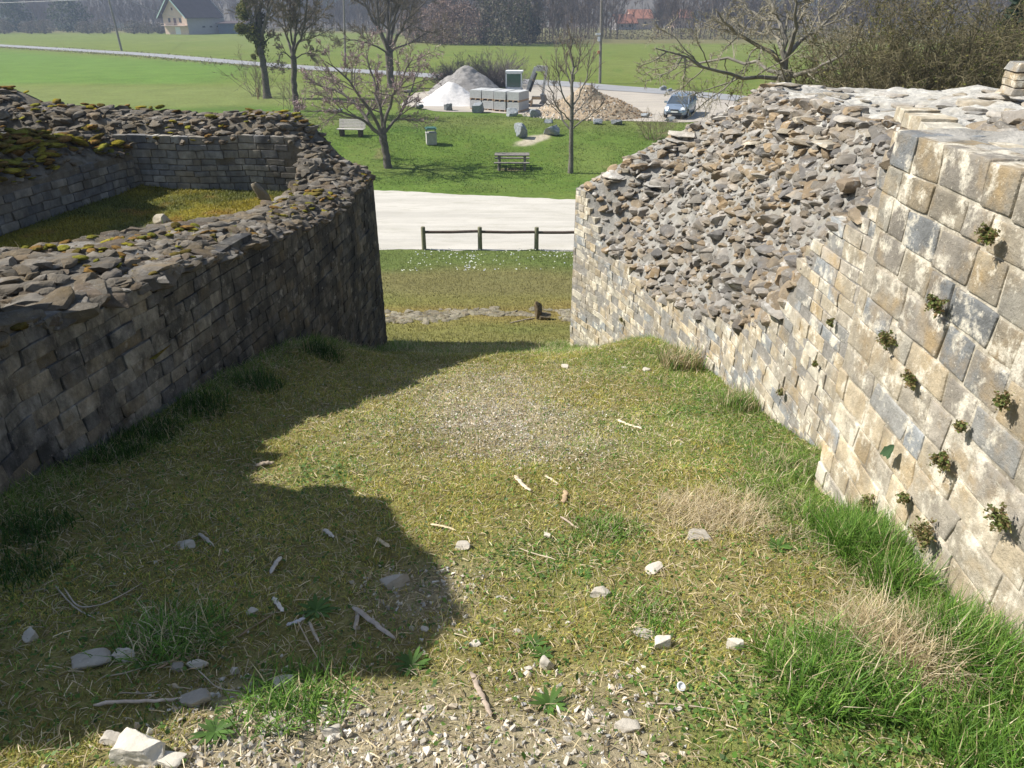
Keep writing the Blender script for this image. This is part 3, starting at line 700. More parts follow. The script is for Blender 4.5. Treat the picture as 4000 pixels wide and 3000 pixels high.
def bare_tree(name, label, cat, loc, trunk, limbs, levels, seed, mt, mb, group=None, lscale=1.0, ctrunk=(.1, .09, .08), ctwig=(.16, .13, .1), extra=None, bud=None, tipcol=None):
    """trunk: list of points with radii; limbs: list of (points, r0, r1) hand placed main limbs; then random levels"""
    r = np.random.default_rng(seed); t = thing(name, label, cat, loc, group=group)
    m = MB()
    tp = np.array([p[:3] for p in trunk], float); tr = np.array([p[3] for p in trunk])
    s = np.linspace(0, 1, 14); q = np.linspace(0, 1, len(tp)); P = np.stack([np.interp(s, q, tp[:, i]) for i in range(3)], 1); P[1:-1, :2] += r.normal(size=(12, 2)) * tr.mean() * .12
    Rr = np.interp(s, q, tr); Rr[0] *= 1.5; Rr[1] *= 1.12
    V, Fq = tubes(P[None], Rr[None], 12); V = jit(V, tr.mean() * .18, 2.2 / max(tr.mean() * 4, .3), seed); m.add(V, Fq, ctrunk); m.build('trunk', mt, t, smooth=True)
    m = MB(); Ls = []
    for pts, r0, r1 in limbs:
        pts = np.array(pts, float); n = 10; q = np.linspace(0, 1, len(pts)); s = np.linspace(0, 1, n)
        P = np.stack([np.interp(s, q, pts[:, i]) for i in range(3)], 1)
        for _ in range(2): P[1:-1] = (P[:-2] + 2 * P[1:-1] + P[2:]) / 4
        P[1:] += r.normal(size=(n - 1, 3)) * np.linalg.norm(pts[-1] - pts[0]) * .012
        Ls.append((P, (np.linspace(1, 0, n) ** .8 * (r0 - r1) + r1) * lscale))
    P = np.array([a for a, b in Ls]); rad = np.array([b for a, b in Ls])
    V, Fq = tubes(P, rad, 8); m.add(V, Fq, ctrunk)
    out = children(P, rad, levels, r)
    for j, (Pn, rn) in enumerate(out):
        k = 5 if j == 0 else (4 if j == 1 else 3)
        V, Fq = tubes(Pn, rn, k); u = (j + 1) / len(out); m.add(V, Fq, np.array(ctrunk) * (1 - u) + np.array(ctwig) * u)
    if bud:
        n, size, cols = bud; Pn = out[-1][0].reshape(-1, 3); k = r.integers(len(Pn), size=n); pos = Pn[k] + r.normal(size=(n, 3)) * size
        leafy(m, pos, size, cols, r)
    m.build('crown', mb, t)
    if extra: extra(t, r, out)
    return t
def leafy(m, pos, size, cols, r, asp=.5):
    n = len(pos); a = r.normal(size=(n, 3)); a /= np.linalg.norm(a, axis=1, keepdims=True); b = rand_perp(a, r)
    s = size * r.uniform(.5, 1.4, n)[:, None]; c = np.array(cols)[r.integers(len(cols), size=n)] * r.uniform(.6, 1.4, n)[:, None]
    V = np.stack([pos - a * s, pos + b * s * asp, pos + a * s, pos - b * s * asp], 1).reshape(-1, 3)
    m.add(V, np.arange(4 * n).reshape(n, 4), np.repeat(c, 4, 0))
M_BARK = stone('bark', lichen=(.30, .29, .25), lich_t=.62, warm=(.10, .08, .05), warm_amt=.4, bmp=.02, var=.45)
M_TWIG = colmat('twig', rough=.8, var=.3, scale=3, spec=.2)
M_LEAF = colmat('leaf', rough=.6, var=.3, scale=5, spec=.25, transl=.3)

def px(sx, sy, Y):      # world point seen at a photo pixel at distance Y
    d = ray(sx, sy); return d * (Y / d[1])
def local(pts, loc): return [tuple(np.array(p) - np.array(loc)) for p in pts]
def V2(x, y, Y): return px(x * 1.8084, y * 1.8084, Y)      # pixel of the 2212 wide view

LV = lambda a=7, b=7, c=6, up=.06, l1=.5, tw=.010: [dict(n=a, len=l1, ang=42, wob=.12, up=up, rr=.55, rmin=.012), dict(n=b, len=.5, ang=42, wob=.16, up=up, rr=.55, rmin=tw), dict(n=c, len=.5, ang=40, wob=.2, up=up * .5, seg=4, rr=.6, rmin=tw)]

# cherry with the pink blossom buds, left of centre
b = np.array(hit(1516, 656)); Y = b[1]
lm = lambda *q: [V2(x, y, Y + dy) - b for x, y, dy in q]
cr = V2(826, 288, Y) - b
bare_tree('cherry_tree', 'low spreading cherry tree with pink buds and leaning grey trunk on the picnic lawn', 'tree', tuple(b),
    [(0, 0, -.2, .24), (-.06, 0, .7, .2), (*cr, .21)],
    [(lm((822, 290, 0), (795, 262, .3), (770, 225, .8), (730, 190, 1.4), (665, 180, 1.8)), .12, .02),
     (lm((824, 290, 0), (800, 240, -.3), (775, 205, -.8), (745, 160, -1.2), (700, 135, -1.5)), .10, .02),
     (lm((828, 288, 0), (822, 245, .2), (812, 200, .5), (800, 150, .8), (790, 110, 1.)), .10, .02),
     (lm((830, 288, 0), (838, 240, 0), (850, 200, -.3), (880, 150, -.6), (893, 118, -.8)), .10, .018),
     (lm((830, 288, 0), (850, 262, .4), (875, 235, .9), (890, 190, 1.4), (905, 150, 1.6)), .09, .018),
     (lm((815, 285, 0), (780, 255, -.5), (745, 242, -1), (705, 240, -1.4), (655, 238, -1.6)), .08, .015)],
    LV(11, 9, 8, .02, .52, .010), 11, M_BARK, M_TWIG, ctrunk=(.13, .115, .10), ctwig=(.24, .18, .17), bud=(9000, .038, [(.50, .33, .35), (.45, .34, .33), (.36, .26, .24)]))
# young tree right of centre
b = np.array(hit(2228, 676)); Y = b[1]
lm = lambda *q: [V2(x, y, Y + dy) - b for x, y, dy in q]
bare_tree('young_tree', 'young bare tree with a straight slim trunk and upswept branches right of the picnic table', 'tree', tuple(b),
    [(0, 0, -.2, .16), (0, 0, 1, .125), (*(V2(1236, 200, Y) - b), .09)],
    [(lm((1236, 205, 0), (1238, 160, 0), (1234, 110, .1), (1238, 60, .1)), .085, .012),
     (lm((1233, 282, 0), (1215, 255, .3), (1200, 225, .6), (1186, 190, .9), (1182, 140, 1.)), .055, .012),
     (lm((1234, 282, 0), (1252, 265, -.3), (1280, 245, -.6), (1300, 225, -.9)), .045, .012),
     (lm((1235, 235, 0), (1215, 205, -.4), (1203, 160, -.6), (1200, 110, -.8)), .05, .012),
     (lm((1236, 230, 0), (1256, 200, .4), (1268, 155, .6), (1275, 105, .8)), .05, .012),
     (lm((1236, 190, 0), (1222, 150, .4), (1218, 100, .6)), .04, .01), (lm((1236, 180, 0), (1252, 140, -.4), (1255, 85, -.5)), .04, .01),
     (lm((1234, 262, 0), (1210, 240, -.7), (1190, 220, -1.2)), .04, .01), (lm((1235, 252, 0), (1262, 225, .8), (1285, 190, 1.2)), .04, .01)],
    [dict(n=11, len=.5, ang=34, wob=.08, up=.10, rr=.5, rmin=.013), dict(n=8, len=.5, ang=32, wob=.1, up=.08, rr=.6, rmin=.010)], 23, M_BARK, M_TWIG, ctrunk=(.17, .155, .13), ctwig=(.17, .13, .10))
# ivy and mistletoe tree at the left
def ivy(t, r, out):
    m = MB(); blobs = [((528, 28), 1.7, .3), ((548, 70), 1.9, 0), ((520, 62), 1.2, -.3), ((535, 2), 1.5, .2), ((560, 95), 1.1, 0), ((560, 112), .8, .1), ((525, 15), 1.0, .6), ((548, 122), .5, -.2)]
    for (x, y), rad, dy in blobs:
        c = V2(x, y, Yt + dy) - bt; n = int(620 * rad); d = r.normal(size=(n, 3)); d /= np.linalg.norm(d, axis=1, keepdims=True)
        pos = c + d * (rad * .42 * r.random(n) ** .5 * (1 + .5 * noise(d, 2.2, int(x), 2)))[:, None]
        leafy(m, pos, .10, [(.12, .14, .035), (.17, .17, .05), (.08, .10, .025), (.24, .22, .07)], r)
    P = np.linspace(V2(566, 30, Yt) - bt, V2(567, 118, Yt) - bt, 60); pos = np.repeat(P, 14, 0) + r.normal(size=(840, 3)) * .22
    leafy(m, pos, .09, [(.07, .08, .02), (.045, .06, .015)], r)
    m.build('mistletoe', M_LEAF, t)
def tall(name, label, x0, y0, xt, tr, limbs, seed, extra=None, levels=None, ct=(.12, .105, .09), cw=(.20, .165, .12), n=(10, 10, 11)):
    global bt, Yt
    bt = np.array(hit(x0 * 1.8084, y0 * 1.8084)); Yt = bt[1]
    lm = [([V2(q[0], q[1], Yt + q[2]) - bt for q in L], a, c) for L, a, c in limbs]
    return bare_tree(name, label, 'tree', tuple(bt), [(0, 0, -.3, tr)] + [(*(V2(q[0], q[1], Yt) - bt), q[2]) for q in xt], lm, levels or LV(*n, .05, .58, .017), seed, M_BARK, M_TWIG, ctrunk=ct, ctwig=cw, extra=extra)
tall('ivy_clad_tree', 'bare tree with dark green mistletoe and ivy clumps in its crown, left of the pair', 578, 212, [(570, 150, .27), (560, 95, .27), (562, 30, .2)], .33,
     [([(562, 90, 0), (556, 50, .6), (548, 0, 1), (545, -40, 1.2)], .16, .04), ([(562, 95, 0), (572, 50, -.4), (585, 5, -.8), (592, -50, -1)], .16, .04), ([(562, 40, 0), (562, 0, 0), (560, -60, 0)], .17, .04),
      ([(566, 100, 0), (580, 84, .6), (596, 76, 1)], .07, .02), ([(562, 70, 0), (535, 30, -.6), (520, -20, -1)], .1, .03), ([(572, 60, 0), (580, 20, .8), (578, -40, 1.2)], .1, .03)], 31, ivy)
tall('bare_tree', 'slender bare tree with a dark forked trunk nearest the ruined corner', 643, 252, [(636, 190, .2), (634, 120, .2)], .27,
     [([(634, 122, 0), (622, 90, .4), (612, 40, .8), (603, -20, 1)], .1, .03), ([(634, 122, 0), (640, 80, 0), (637, 30, .2), (640, -40, .2)], .12, .03), ([(635, 118, 0), (650, 85, -.5), (660, 30, -.8), (668, -30, -1)], .09, .03),
      ([(635, 132, 0), (612, 108, -.6), (604, 120, -1), (600, 140, -1.2)], .05, .015), ([(636, 128, 0), (660, 112, .6), (690, 120, 1)], .05, .015), ([(636, 110, 0), (655, 70, .8), (680, 45, 1.2)], .06, .02), ([(634, 100, 0), (628, 50, -.8), (625, -10, -1)], .08, .03)], 37)
tall('bare_tree', 'big bare tree with thick forked limbs rising behind the pink cherry', 846, 190, [(842, 150, .36), (840, 112, .4)], .4,
     [([(838, 112, 0), (822, 70, .6), (800, 30, 1.2), (775, -20, 1.6)], .2, .05), ([(840, 112, 0), (838, 60, 0), (836, 10, 0), (832, -50, 0)], .22, .06), ([(842, 112, 0), (858, 75, -.6), (885, 35, -1.2), (925, 0, -2)], .18, .04),
      ([(840, 108, 0), (850, 50, .8), (862, 0, 1.2), (868, -50, 1.4)], .18, .05), ([(838, 108, 0), (815, 50, -1), (815, 0, -1.5), (810, -50, -2)], .16, .05), ([(842, 116, 0), (880, 90, 1), (925, 70, 2), (960, 62, 3)], .1, .03), ([(838, 116, 0), (800, 95, -1), (765, 85, -1.6), (735, 85, -2)], .09, .03)], 41, n=(11, 11, 10))
# multi-stem bushes round those trees
def bush(name, label, cat, loc, rad, h, stems, seed, cols, group=None, lv=None, leaves=None, r0=.02, tw=.006, dome=.8):
    r = np.random.default_rng(seed); t = thing(name, label, cat, tuple(loc), group=group)
    d = r.normal(size=(stems, 3)) * np.array([rad / h * dome, rad / h * dome, 0]) + np.array([0, 0, 1]); L = h * r.uniform(.6, 1.1, stems)
    P = polyl(np.c_[r.normal(size=(stems, 2)) * rad * .15, np.zeros(stems) - .1], d, L, 8, .1, .02, r); rad0 = r0 * r.uniform(.6, 1.3, stems)[:, None] * np.linspace(1, .35, 8)[None]
    m = MB(); V, Fq = tubes(P, rad0, 4); m.add(V, Fq, cols[0])
    for j, (Pn, rn) in enumerate(children(P, rad0, lv or [dict(n=7, len=.42, ang=45, wob=.18, up=.02, rmin=tw), dict(n=6, len=.45, ang=45, wob=.2, up=0, seg=4, rmin=tw)], r)):
        V, Fq = tubes(Pn, rn, 3); m.add(V, Fq, cols[min(j + 1, len(cols) - 1)]); last = Pn
    m.build('branches', M_TWIG, t)
    if leaves:
        n, size, lc, bias = leaves; Q = last.reshape(-1, 3); k = r.integers(len(Q), size=n); pos = Q[k]
        keep = noise(pos, .8, seed, 2) > bias; m = MB(); leafy(m, pos[keep] + r.normal(size=(keep.sum(), 3)) * size, size, lc, r); m.build('leaves', M_LEAF, t)
    return t
bush('sapling_clump', 'thin bare saplings around the foot of the mistletoe tree', 'bush', hit(560 * 1.8084, 208 * 1.8084), 2.6, 4.2, 16, 51, [(.16, .13, .09), (.2, .16, .11)], r0=.025, tw=.009)
bush('sapling_clump', 'thin bare saplings in front of the slender forked tree', 'bush', hit(632 * 1.8084, 238 * 1.8084), 2.2, 3.0, 12, 53, [(.17, .14, .1), (.24, .19, .13)], r0=.022, tw=.008)
bush('bare_shrub', 'small bare shrub on the bank in front of the parked car', 'shrub', hit(1412 * 1.8084, 302 * 1.8084), 1.5, 2.0, 26, 55, [(.2, .16, .1), (.25, .2, .13)], r0=.014, tw=.006)
# big spreading tree behind the right wall
gx, gy = 8.1, 23.0; b = np.array([gx, gy, g1(gx, gy)]); lm = lambda *q: [V2(x, y, gy + dy) - b for x, y, dy in q]
BIG = [dict(n=11, len=.46, ang=50, wob=.2, up=.03, rr=.5, rmin=.02, seg=8), dict(n=10, len=.48, ang=48, wob=.26, up=.02, rr=.5, rmin=.009), dict(n=8, len=.48, ang=45, wob=.3, up=.0, seg=5, rr=.6, rmin=.006)]
bare_tree('spreading_tree', 'wide bare tree with crooked lichen-covered limbs behind the right wall', 'tree', tuple(b),
    [(0, 0, -.3, .34), (.1, 0, 2, .27), (*(V2(1695, 150, gy) - b), .22)],
    [(lm((1695, 150, 0), (1698, 100, 0), (1690, 60, .2), (1672, 20, .5), (1650, -40, .8)), .14, .03),
     (lm((1696, 130, 0), (1712, 85, -.4), (1722, 45, -.8), (1716, -10, -1)), .12, .03),
     (lm((1698, 120, 0), (1745, 75, .5), (1800, 40, .9), (1850, -5, 1.2)), .10, .025),
     (lm((1694, 140, 0), (1650, 105, -.6), (1590, 70, -1.2), (1545, 30, -1.6)), .10, .02),
     (lm((1694, 172, 0), (1640, 168, -1), (1560, 160, -1.8), (1490, 130, -2.4), (1430, 105, -2.8)), .09, .018),
     (lm((1692, 160, 0), (1630, 130, .8), (1560, 125, 1.5), (1490, 135, 2.2), (1440, 110, 2.6)), .08, .016),
     (lm((1698, 168, 0), (1760, 150, -.8), (1815, 125, -1.4), (1850, 90, -1.8)), .09, .02),
     (lm((1698, 165, 0), (1765, 160, .9), (1830, 140, 1.6), (1880, 125, 2)), .07, .02),
     (lm((1696, 120, 0), (1660, 60, 1), (1620, 20, 2), (1570, -20, 2.6)), .09, .02)],
    BIG, 61, M_BARK, M_TWIG, lscale=.72, ctrunk=(.22, .20, .165), ctwig=(.34, .30, .21))
# thicket behind the right wall
TH = [((1905, 130), 21.5, 2.2), ((1990, 110), 21, 2.6), ((2075, 120), 20.5, 2.4), ((2150, 110), 21, 2.5), ((2235, 110), 20, 2.6), ((2040, 60), 25, 3)]
LAB = ['nearest the spreading tree', 'with yellow green growth at its middle', 'of brownish twigs in the middle of the thicket', 'with a tangle of reddish twigs', 'at the right edge of the picture', 'tallest, at the back of the thicket']
for i, ((x, y), Yd, rd_) in enumerate(TH):
    p = V2(x, y, Yd); z = g1(p[0], p[1])
    bush('thicket_bush', 'dense bare bush ' + LAB[i], 'bush', (p[0], p[1], z + 1.0), rd_ * 1.1, 6.1 + .5 * (i % 2) - .9 * (i == 0), 75, 70 + i, [(.14, .115, .07), (.15, .125, .065), (.17, .145, .08)], 'bare bushes behind the right wall',
         lv=[dict(n=9, len=.45, ang=50, wob=.25, up=-.01, rmin=.010), dict(n=8, len=.45, ang=50, wob=.28, up=-.02, rmin=.006, seg=5), dict(n=5, len=.5, ang=50, wob=.3, up=-.03, seg=3, rmin=.005)],
         leaves=(16000, .035, [(.15, .15, .04), (.10, .12, .03), (.2, .18, .05)], .0), r0=.03)
# heap of cut brushwood behind the dark gravel pile
b = hit(1045 * 1.8084, 183 * 1.8084)
for i, (x, y, rd_, h, sd, lb) in enumerate([(985, 186, 3.0, 3.0, 91, 'left'), (1065, 187, 3.6, 3.8, 92, 'right')]):
    bush('brushwood_heap', 'heap of grey cut brushwood behind the gravel pile, %s half' % lb, 'brushwood', np.array(hit(x * 1.8084, y * 1.8084)), rd_ * 1.3, h, 170, sd, [(.13, .11, .10), (.17, .14, .13), (.2, .17, .155)], 'brushwood behind the gravel piles', r0=.03, tw=.011, dome=1.3)

# ---------------------------------------------------------------- distant woodland and the trees one can tell apart in it
def wood_trunks(m, pts, hts, r, cols, dens=70, spread=.22):
    k = len(pts); P = polyl(pts, np.c_[r.normal(size=(k, 2)) * .05, np.ones(k)], hts, 6, .03, .02, r); rad = (hts * .008)[:, None] * np.linspace(1, .25, 6)[None]
    V, Fq = tubes(P, rad, 4); m.add(V, Fq, cols[0])
    for j, (Pn, rn) in enumerate(children(P, rad, [dict(n=14, t0=.12, len=.36, ang=38, wob=.1, up=.08, seg=4, rr=.5, rmin=.055), dict(n=9, len=.5, ang=38, wob=.14, up=.05, seg=3, rr=.6, rmin=.045)], r)):
        V, Fq = tubes(Pn, rn, 3); m.add(V, Fq, np.repeat(np.array(cols)[r.integers(len(cols), size=len(Pn))], Pn.shape[1] * 3, 0))
r = np.random.default_rng(5)
def edge_y(x): return np.interp(x, [-260, -60, -40, -14, 14, 20, 60, 260], [300, 292, 250, 176, 178, 210, 208, 220])
m = MB(); n = 1500; x = r.uniform(-235, 190, n); y = edge_y(x) + 4 + r.random(n) ** 1.3 * 110; hgt = r.uniform(9, 18, n)
keep = ~((np.abs(x + 118) < 26) & (y < 300)) & ~((np.abs(x / y - .155) < .02) & (y < 320) & (r.random(n) < .85)); x, y, hgt = x[keep], y[keep], hgt[keep]
wood_trunks(m, np.c_[x, y, np.full(len(x), -7.2)], hgt, r, [(.11, .085, .07), (.15, .11, .08), (.18, .13, .085), (.12, .10, .095)])
n = 26000; x = r.uniform(-260, 210, n); y = edge_y(x) + 2 + r.random(n) ** 2 * 30; keep = ~((np.abs(x + 118) < 22) & (y < 290)); x, y = x[keep], y[keep]; n = len(x)
leafy(m, np.c_[x, y, -6.9 + r.random(n) ** 1.6 * (3.2 + 2 * noise(np.c_[x, y * 0], .08, 3, 2))], .30, [(.14, .105, .075), (.19, .14, .10), (.11, .10, .06)], r, .3)
tag(m.build('woodland', M_TWIG), 'hazy band of bare brown woodland beyond the fields', 'woodland', kind='stuff')
def dense_mass(name, label, cat, kind, specs, cols, group=None, leaf=.35, n=500, seed=1):
    for i, (x, y, Yd, wd, h, lb) in enumerate(specs):
        r = np.random.default_rng(seed + i); p = hit(x * 1.8084, y * 1.8084) if Yd is None else V2(x, y, Yd); t = thing(name, label % lb, cat, (p[0], p[1], -6.95), group=group)
        a = r.random(n) ** .5; th = r.uniform(0, 6.28, n); zz = r.random(n); prof = np.sin(np.pi * np.clip(zz * .86 + .12, 0, 1)) ** .6 if kind == 'round' else (1 - zz) ** .8 + .05
        pos = np.c_[a * wd * prof * np.cos(th), a * wd * prof * np.sin(th), zz * h + .3]; pos *= (1 + .25 * noise(pos + p[0], .5, seed + i, 2))[:, None]
        m = MB(); leafy(m, pos, leaf, cols, r, .6); m.build('foliage', M_LEAF, t)
        m = MB(); m.tube([(0, 0, -.3), (.1, 0, h * .35), (0, .1, h * .75)], [.25, .18, .06], 6, (.12, .1, .08)); m.build('trunk', M_BARK, t)
dense_mass('evergreen_tree', 'dark round evergreen tree %s', 'tree', 'round', [(40, 68, 284, 6.5, 9.5, 'at the far left edge of the wood'), (158, 66, 284, 7, 11, 'between the thicket and the farmhouse'), (1137, 92, None, 3.4, 7.2, 'at the right end of the copse in the middle')], [(.035, .05, .02), (.05, .07, .025), (.07, .08, .03)], 'dark evergreens in the wood', .45, 1500, 110)
dense_mass('copse_tree', 'tall ivy-covered tree %s', 'tree', 'round', [(1072, 98, None, 3.6, 15, 'in the middle of the copse'), (1045, 96, None, 1.6, 14, 'with a thin crown left in the copse'), (1105, 99, None, 4.5, 16, 'widest in the copse'), (1140, 94, None, 4.0, 14, 'rising behind the dark evergreen')], [(.12, .11, .07), (.16, .13, .09), (.09, .09, .05)], 'trees of the copse beyond the brushwood', .28, 1500, 130)
dense_mass('leafless_bush', 'reddish brown leafless bush %s', 'bush', 'round', [(955, 96, None, 5, 8.5, 'at the left end of the copse'), (1000, 97, None, 6, 8, 'below the thin copse tree'), (905, 92, None, 5, 7, 'behind the crown of the big bare tree')], [(.22, .145, .11), (.26, .18, .14), (.17, .12, .1)], 'reddish bushes at the wood edge', .22, 2600, 150)
HG = [(12, 'at the left edge of the frame'), (70, 'second from the left'), (100, 'with the grey crown'), (190, 'left of the leaning pole'), (225, 'low, beside the leaning pole'), (290, 'right of the leaning pole'), (320, 'darkest, left of the farmhouse'), (350, 'in front of the farmhouse corner'), (410, 'in front of the pale door'), (430, 'under the balcony end')]
dense_mass('hedge_bush', 'grey brown hedge bush at the far field edge, %s', 'bush', 'round', [(x, 74 + (x < 150) * 6, 262, 3.6 if x < 330 else 2.6, 3.6 if x < 330 else 2.8, lb) for x, lb in HG], [(.14, .115, .09), (.19, .155, .125), (.10, .10, .06)], 'hedge bushes along the far field', .2, 1300, 170)
dense_mass('conifer', 'dark blue green conifer on the hillside, %s', 'tree', 'cone', [(880, 8, 330, 4, 19, 'left of the copse'), (1215, 5, 330, 4, 18, 'right of the copse'), (1545, 12, 330, 4, 20, 'behind the spreading tree'), (1175, 3, 345, 3.5, 20, 'just right of the evergreen'), (2205, 70, 26, 1.6, 7, 'cut by the right edge')], [(.02, .04, .02), (.03, .05, .03)], 'conifers among the bare wood', .35, 900, 190)
# ---------------------------------------------------------------- house, poles, furniture, vehicles
M_BROOF = flat('brown_tiles', (.075, .05, .048), .9, .25, .8); M_OROOF = flat('orange_tiles', (.46, .20, .12), .9, .2, 1)
M_PINK = flat('pink_render', (.70, .52, .40), .9, .06, 1); M_GREYR = flat('grey_render', (.42, .39, .38), .9, .08, 1)
M_DARKG = flat('window_dark', (.05, .05, .055), .25, .1, 1, spec=.6); M_WHITE = flat('white_paint', (.78, .78, .78), .45, .05, 3, spec=.5)
M_DOOR = flat('dark_brown_door', (.16, .09, .08), .7); M_BLUE = flat('blue_tarpaulin', (.04, .08, .13), .6, .2, 1)
M_WOODG = flat('grey_wood', (.21, .19, .165), .9, .35, 9, bmp=.004); M_WOODL = flat('pale_wood', (.50, .46, .42), .85, .2, 9)
M_WOODD = flat('dark_wood', (.09, .065, .05), .9, .3, 9); M_POSTW = flat('post_wood', (.20, .19, .12), .9, .35, 12, bmp=.004)
M_CONC = flat('pale_concrete', (.42, .40, .37), .9, .18, 5, bmp=.004); M_BLOCK = flat('concrete_block', (.47, .47, .46), .95, .10, 5)
M_GREENP = flat('green_metal', (.045, .13, .10), .5, .15, 5, spec=.5); M_RUBBER = flat('black_rubber', (.03, .03, .03), .8, .2, 8)
M_GLASS = flat('tinted_glass', (.03, .09, .075), .12, .2, 1.5, spec=.8); M_YEL = flat('rusty_yellow', (.55, .38, .22), .6, .3, 6, spec=.4)
M_STEEL = flat('worn_steel', (.22, .215, .21), .5, .25, 6, spec=.5); M_PALEP = flat('worn_white_paint', (.62, .60, .56), .5, .2, 4, spec=.4)
M_CAR = flat('silver_blue_paint', (.30, .37, .46), .3, .03, 2, metal=.5, spec=.6); M_LAMP = flat('headlight_glass', (.7, .72, .72), .1, .05, 3, spec=.8)
M_PLASTIC = flat('dark_plastic', (.05, .05, .055), .6); M_WGLASS = flat('windscreen', (.06, .075, .09), .08, .1, 2, spec=.9); M_PLATE = flat('plate_white', (.75, .75, .72), .5)
M_METAL = flat('zinc', (.5, .5, .5), .4, .1, 5, metal=.3); M_ORANGE = flat('orange_plastic', (.6, .28, .14), .6)

# farmhouse
hb = V2(430, 74, 262); H0 = thing('farmhouse', 'farmhouse with pink gable, brown tiled roof and long grey side wall beyond the fields', 'house', (hb[0] - 2.2, hb[1], -6.95), R(64))
m = MB(); Wd, Ln, Hh, Rg = 10.4, 13, 5.6, 10.6
m.prism([(-Wd / 2, 0), (Wd / 2, 0), (Wd / 2, Hh), (0, Rg), (-Wd / 2, Hh)], -6, -5.85, 'x'); m.build('gable_wall', M_PINK, H0)
m = MB(); m.box((1.9, -Wd / 2 + .1, Hh / 2), (15.4, .2, Hh)); m.box((1.9, Wd / 2 - .1, Hh / 2), (15.4, .2, Hh)); m.prism([(-Wd / 2, 0), (Wd / 2, 0), (Wd / 2, Hh), (0, Rg), (-Wd / 2, Hh)], 9.6, 9.75, 'x'); m.build('side_wall', M_GREYR, H0)
m = MB(); e = 1.1; k = (Rg - Hh) / (Wd / 2)
for s in (-1, 1):
    m.prism([(0, Rg + .1), (s * (Wd / 2 + e), Hh - e * k + .1), (s * (Wd / 2 + e), Hh - e * k + .35), (0, Rg + .35)], -7.4, 8.6 if s < 0 else 9.9, 'x')
m.prism([(-1.6, Rg - 1.3), (1.6, Rg - 1.3), (0, Rg + .3)], 8.6, 9.2, 'x')
ro = m.build('roof', M_BROOF, H0)
m = MB()
for s in (-1, 1): m.prism([(0, Rg + .0), (s * (Wd / 2 + e), Hh - e * k), (s * (Wd / 2 + e), Hh - e * k + .4), (0, Rg + .42)], -7.5, -7.4, 'x')
m.build('bargeboard', flat('pale_green_board', (.45, .6, .55)), ro)
for yy_ in (-2.4, 2.4):
    m = MB(); m.box((-6.03, yy_, 4.1), (.06, 1.0, 1.3)); fr = m.build('window', M_DOOR, H0); m = MB(); m.box((-6.08, yy_, 4.1), (.05, .7, 1.05)); m.build('pane', M_DARKG, fr)
m = MB(); m.box((-6.03, 0, 3.7), (.06, 1.1, 2.1)); m.build('balcony_door', M_DOOR, H0)
m = MB(); m.box((-6.03, .4, 7.3), (.06, .7, .8)); m.build('window', M_DOOR, H0)
m = MB(); m.box((-6.6, 0, 2.55), (1.3, Wd + .2, .18)); m.box((-7.2, 0, 3.15), (.08, Wd + .2, .08))
for i in range(18): m.box((-7.2, -Wd / 2 + i * .5, 2.85), (.05, .05, .6))
m.build('balcony', flat('pale_rail', (.5, .4, .35)), H0)
m = MB(); m.box((-6.03, -.6, 1.1), (.08, 2.2, 2.1)); m.build('garage_door', M_WHITE, H0)
for xx in (.5, 3.5, 6.5):
    m = MB(); m.box((xx, -Wd / 2 - .03, 2.2), (1.1, .06, .45)); m.build('window', M_DARKG, H0)
sp = V2(508, 74, 264); t = thing('shed', 'low dark blue open shed attached beside the farmhouse', 'shed', (sp[0], sp[1], -6.95), R(-8))
m = MB(); m.box((0, 0, 1.5), (9, 4, 3)); m.build('side_wall', M_BLUE, t); m = MB(); m.prism([(-2.6, 3.03), (2.6, 3.7), (2.6, 3.85), (-2.6, 3.2)], -5, 5, 'x'); m.build('roof', M_BROOF, t)
# far red-roofed farm
for i, (x, y, Yd, wd, h, rz, lb, mw) in enumerate([(1378, 64, 330, 10, 4.2, 20, 'with the bright orange tiled roof', M_PINK), (1345, 66, 320, 9, 2.6, 20, 'lower wing with the dull red roof', M_GREYR), (1470, 60, 350, 9, 4.2, 15, 'half hidden behind bare trees', M_PINK)]):
    p = V2(x, y, Yd); t = thing('farm_building', 'distant farm building %s' % lb, 'house', (p[0], p[1], -6.95), R(rz), group='red-roofed farm beyond the wood')
    m = MB(); m.prism([(-3, 0), (3, 0), (3, h), (0, h + 2.8), (-3, h)], -wd / 2, wd / 2, 'x'); m.build('wall', mw, t)
    m = MB()
    for s in (-1, 1): m.prism([(0, h + 2.85), (s * 3.5, h - .4), (s * 3.5, h - .2), (0, h + 3.1)], -wd / 2 - .4, wd / 2 + .4, 'x')
    m.build('roof', M_OROOF, t)
    for xx in (-2, 1.5): m = MB(); m.box((xx, -3.03, h * .55), (.9, .06, 1)); m.build('window', M_DARKG, t)

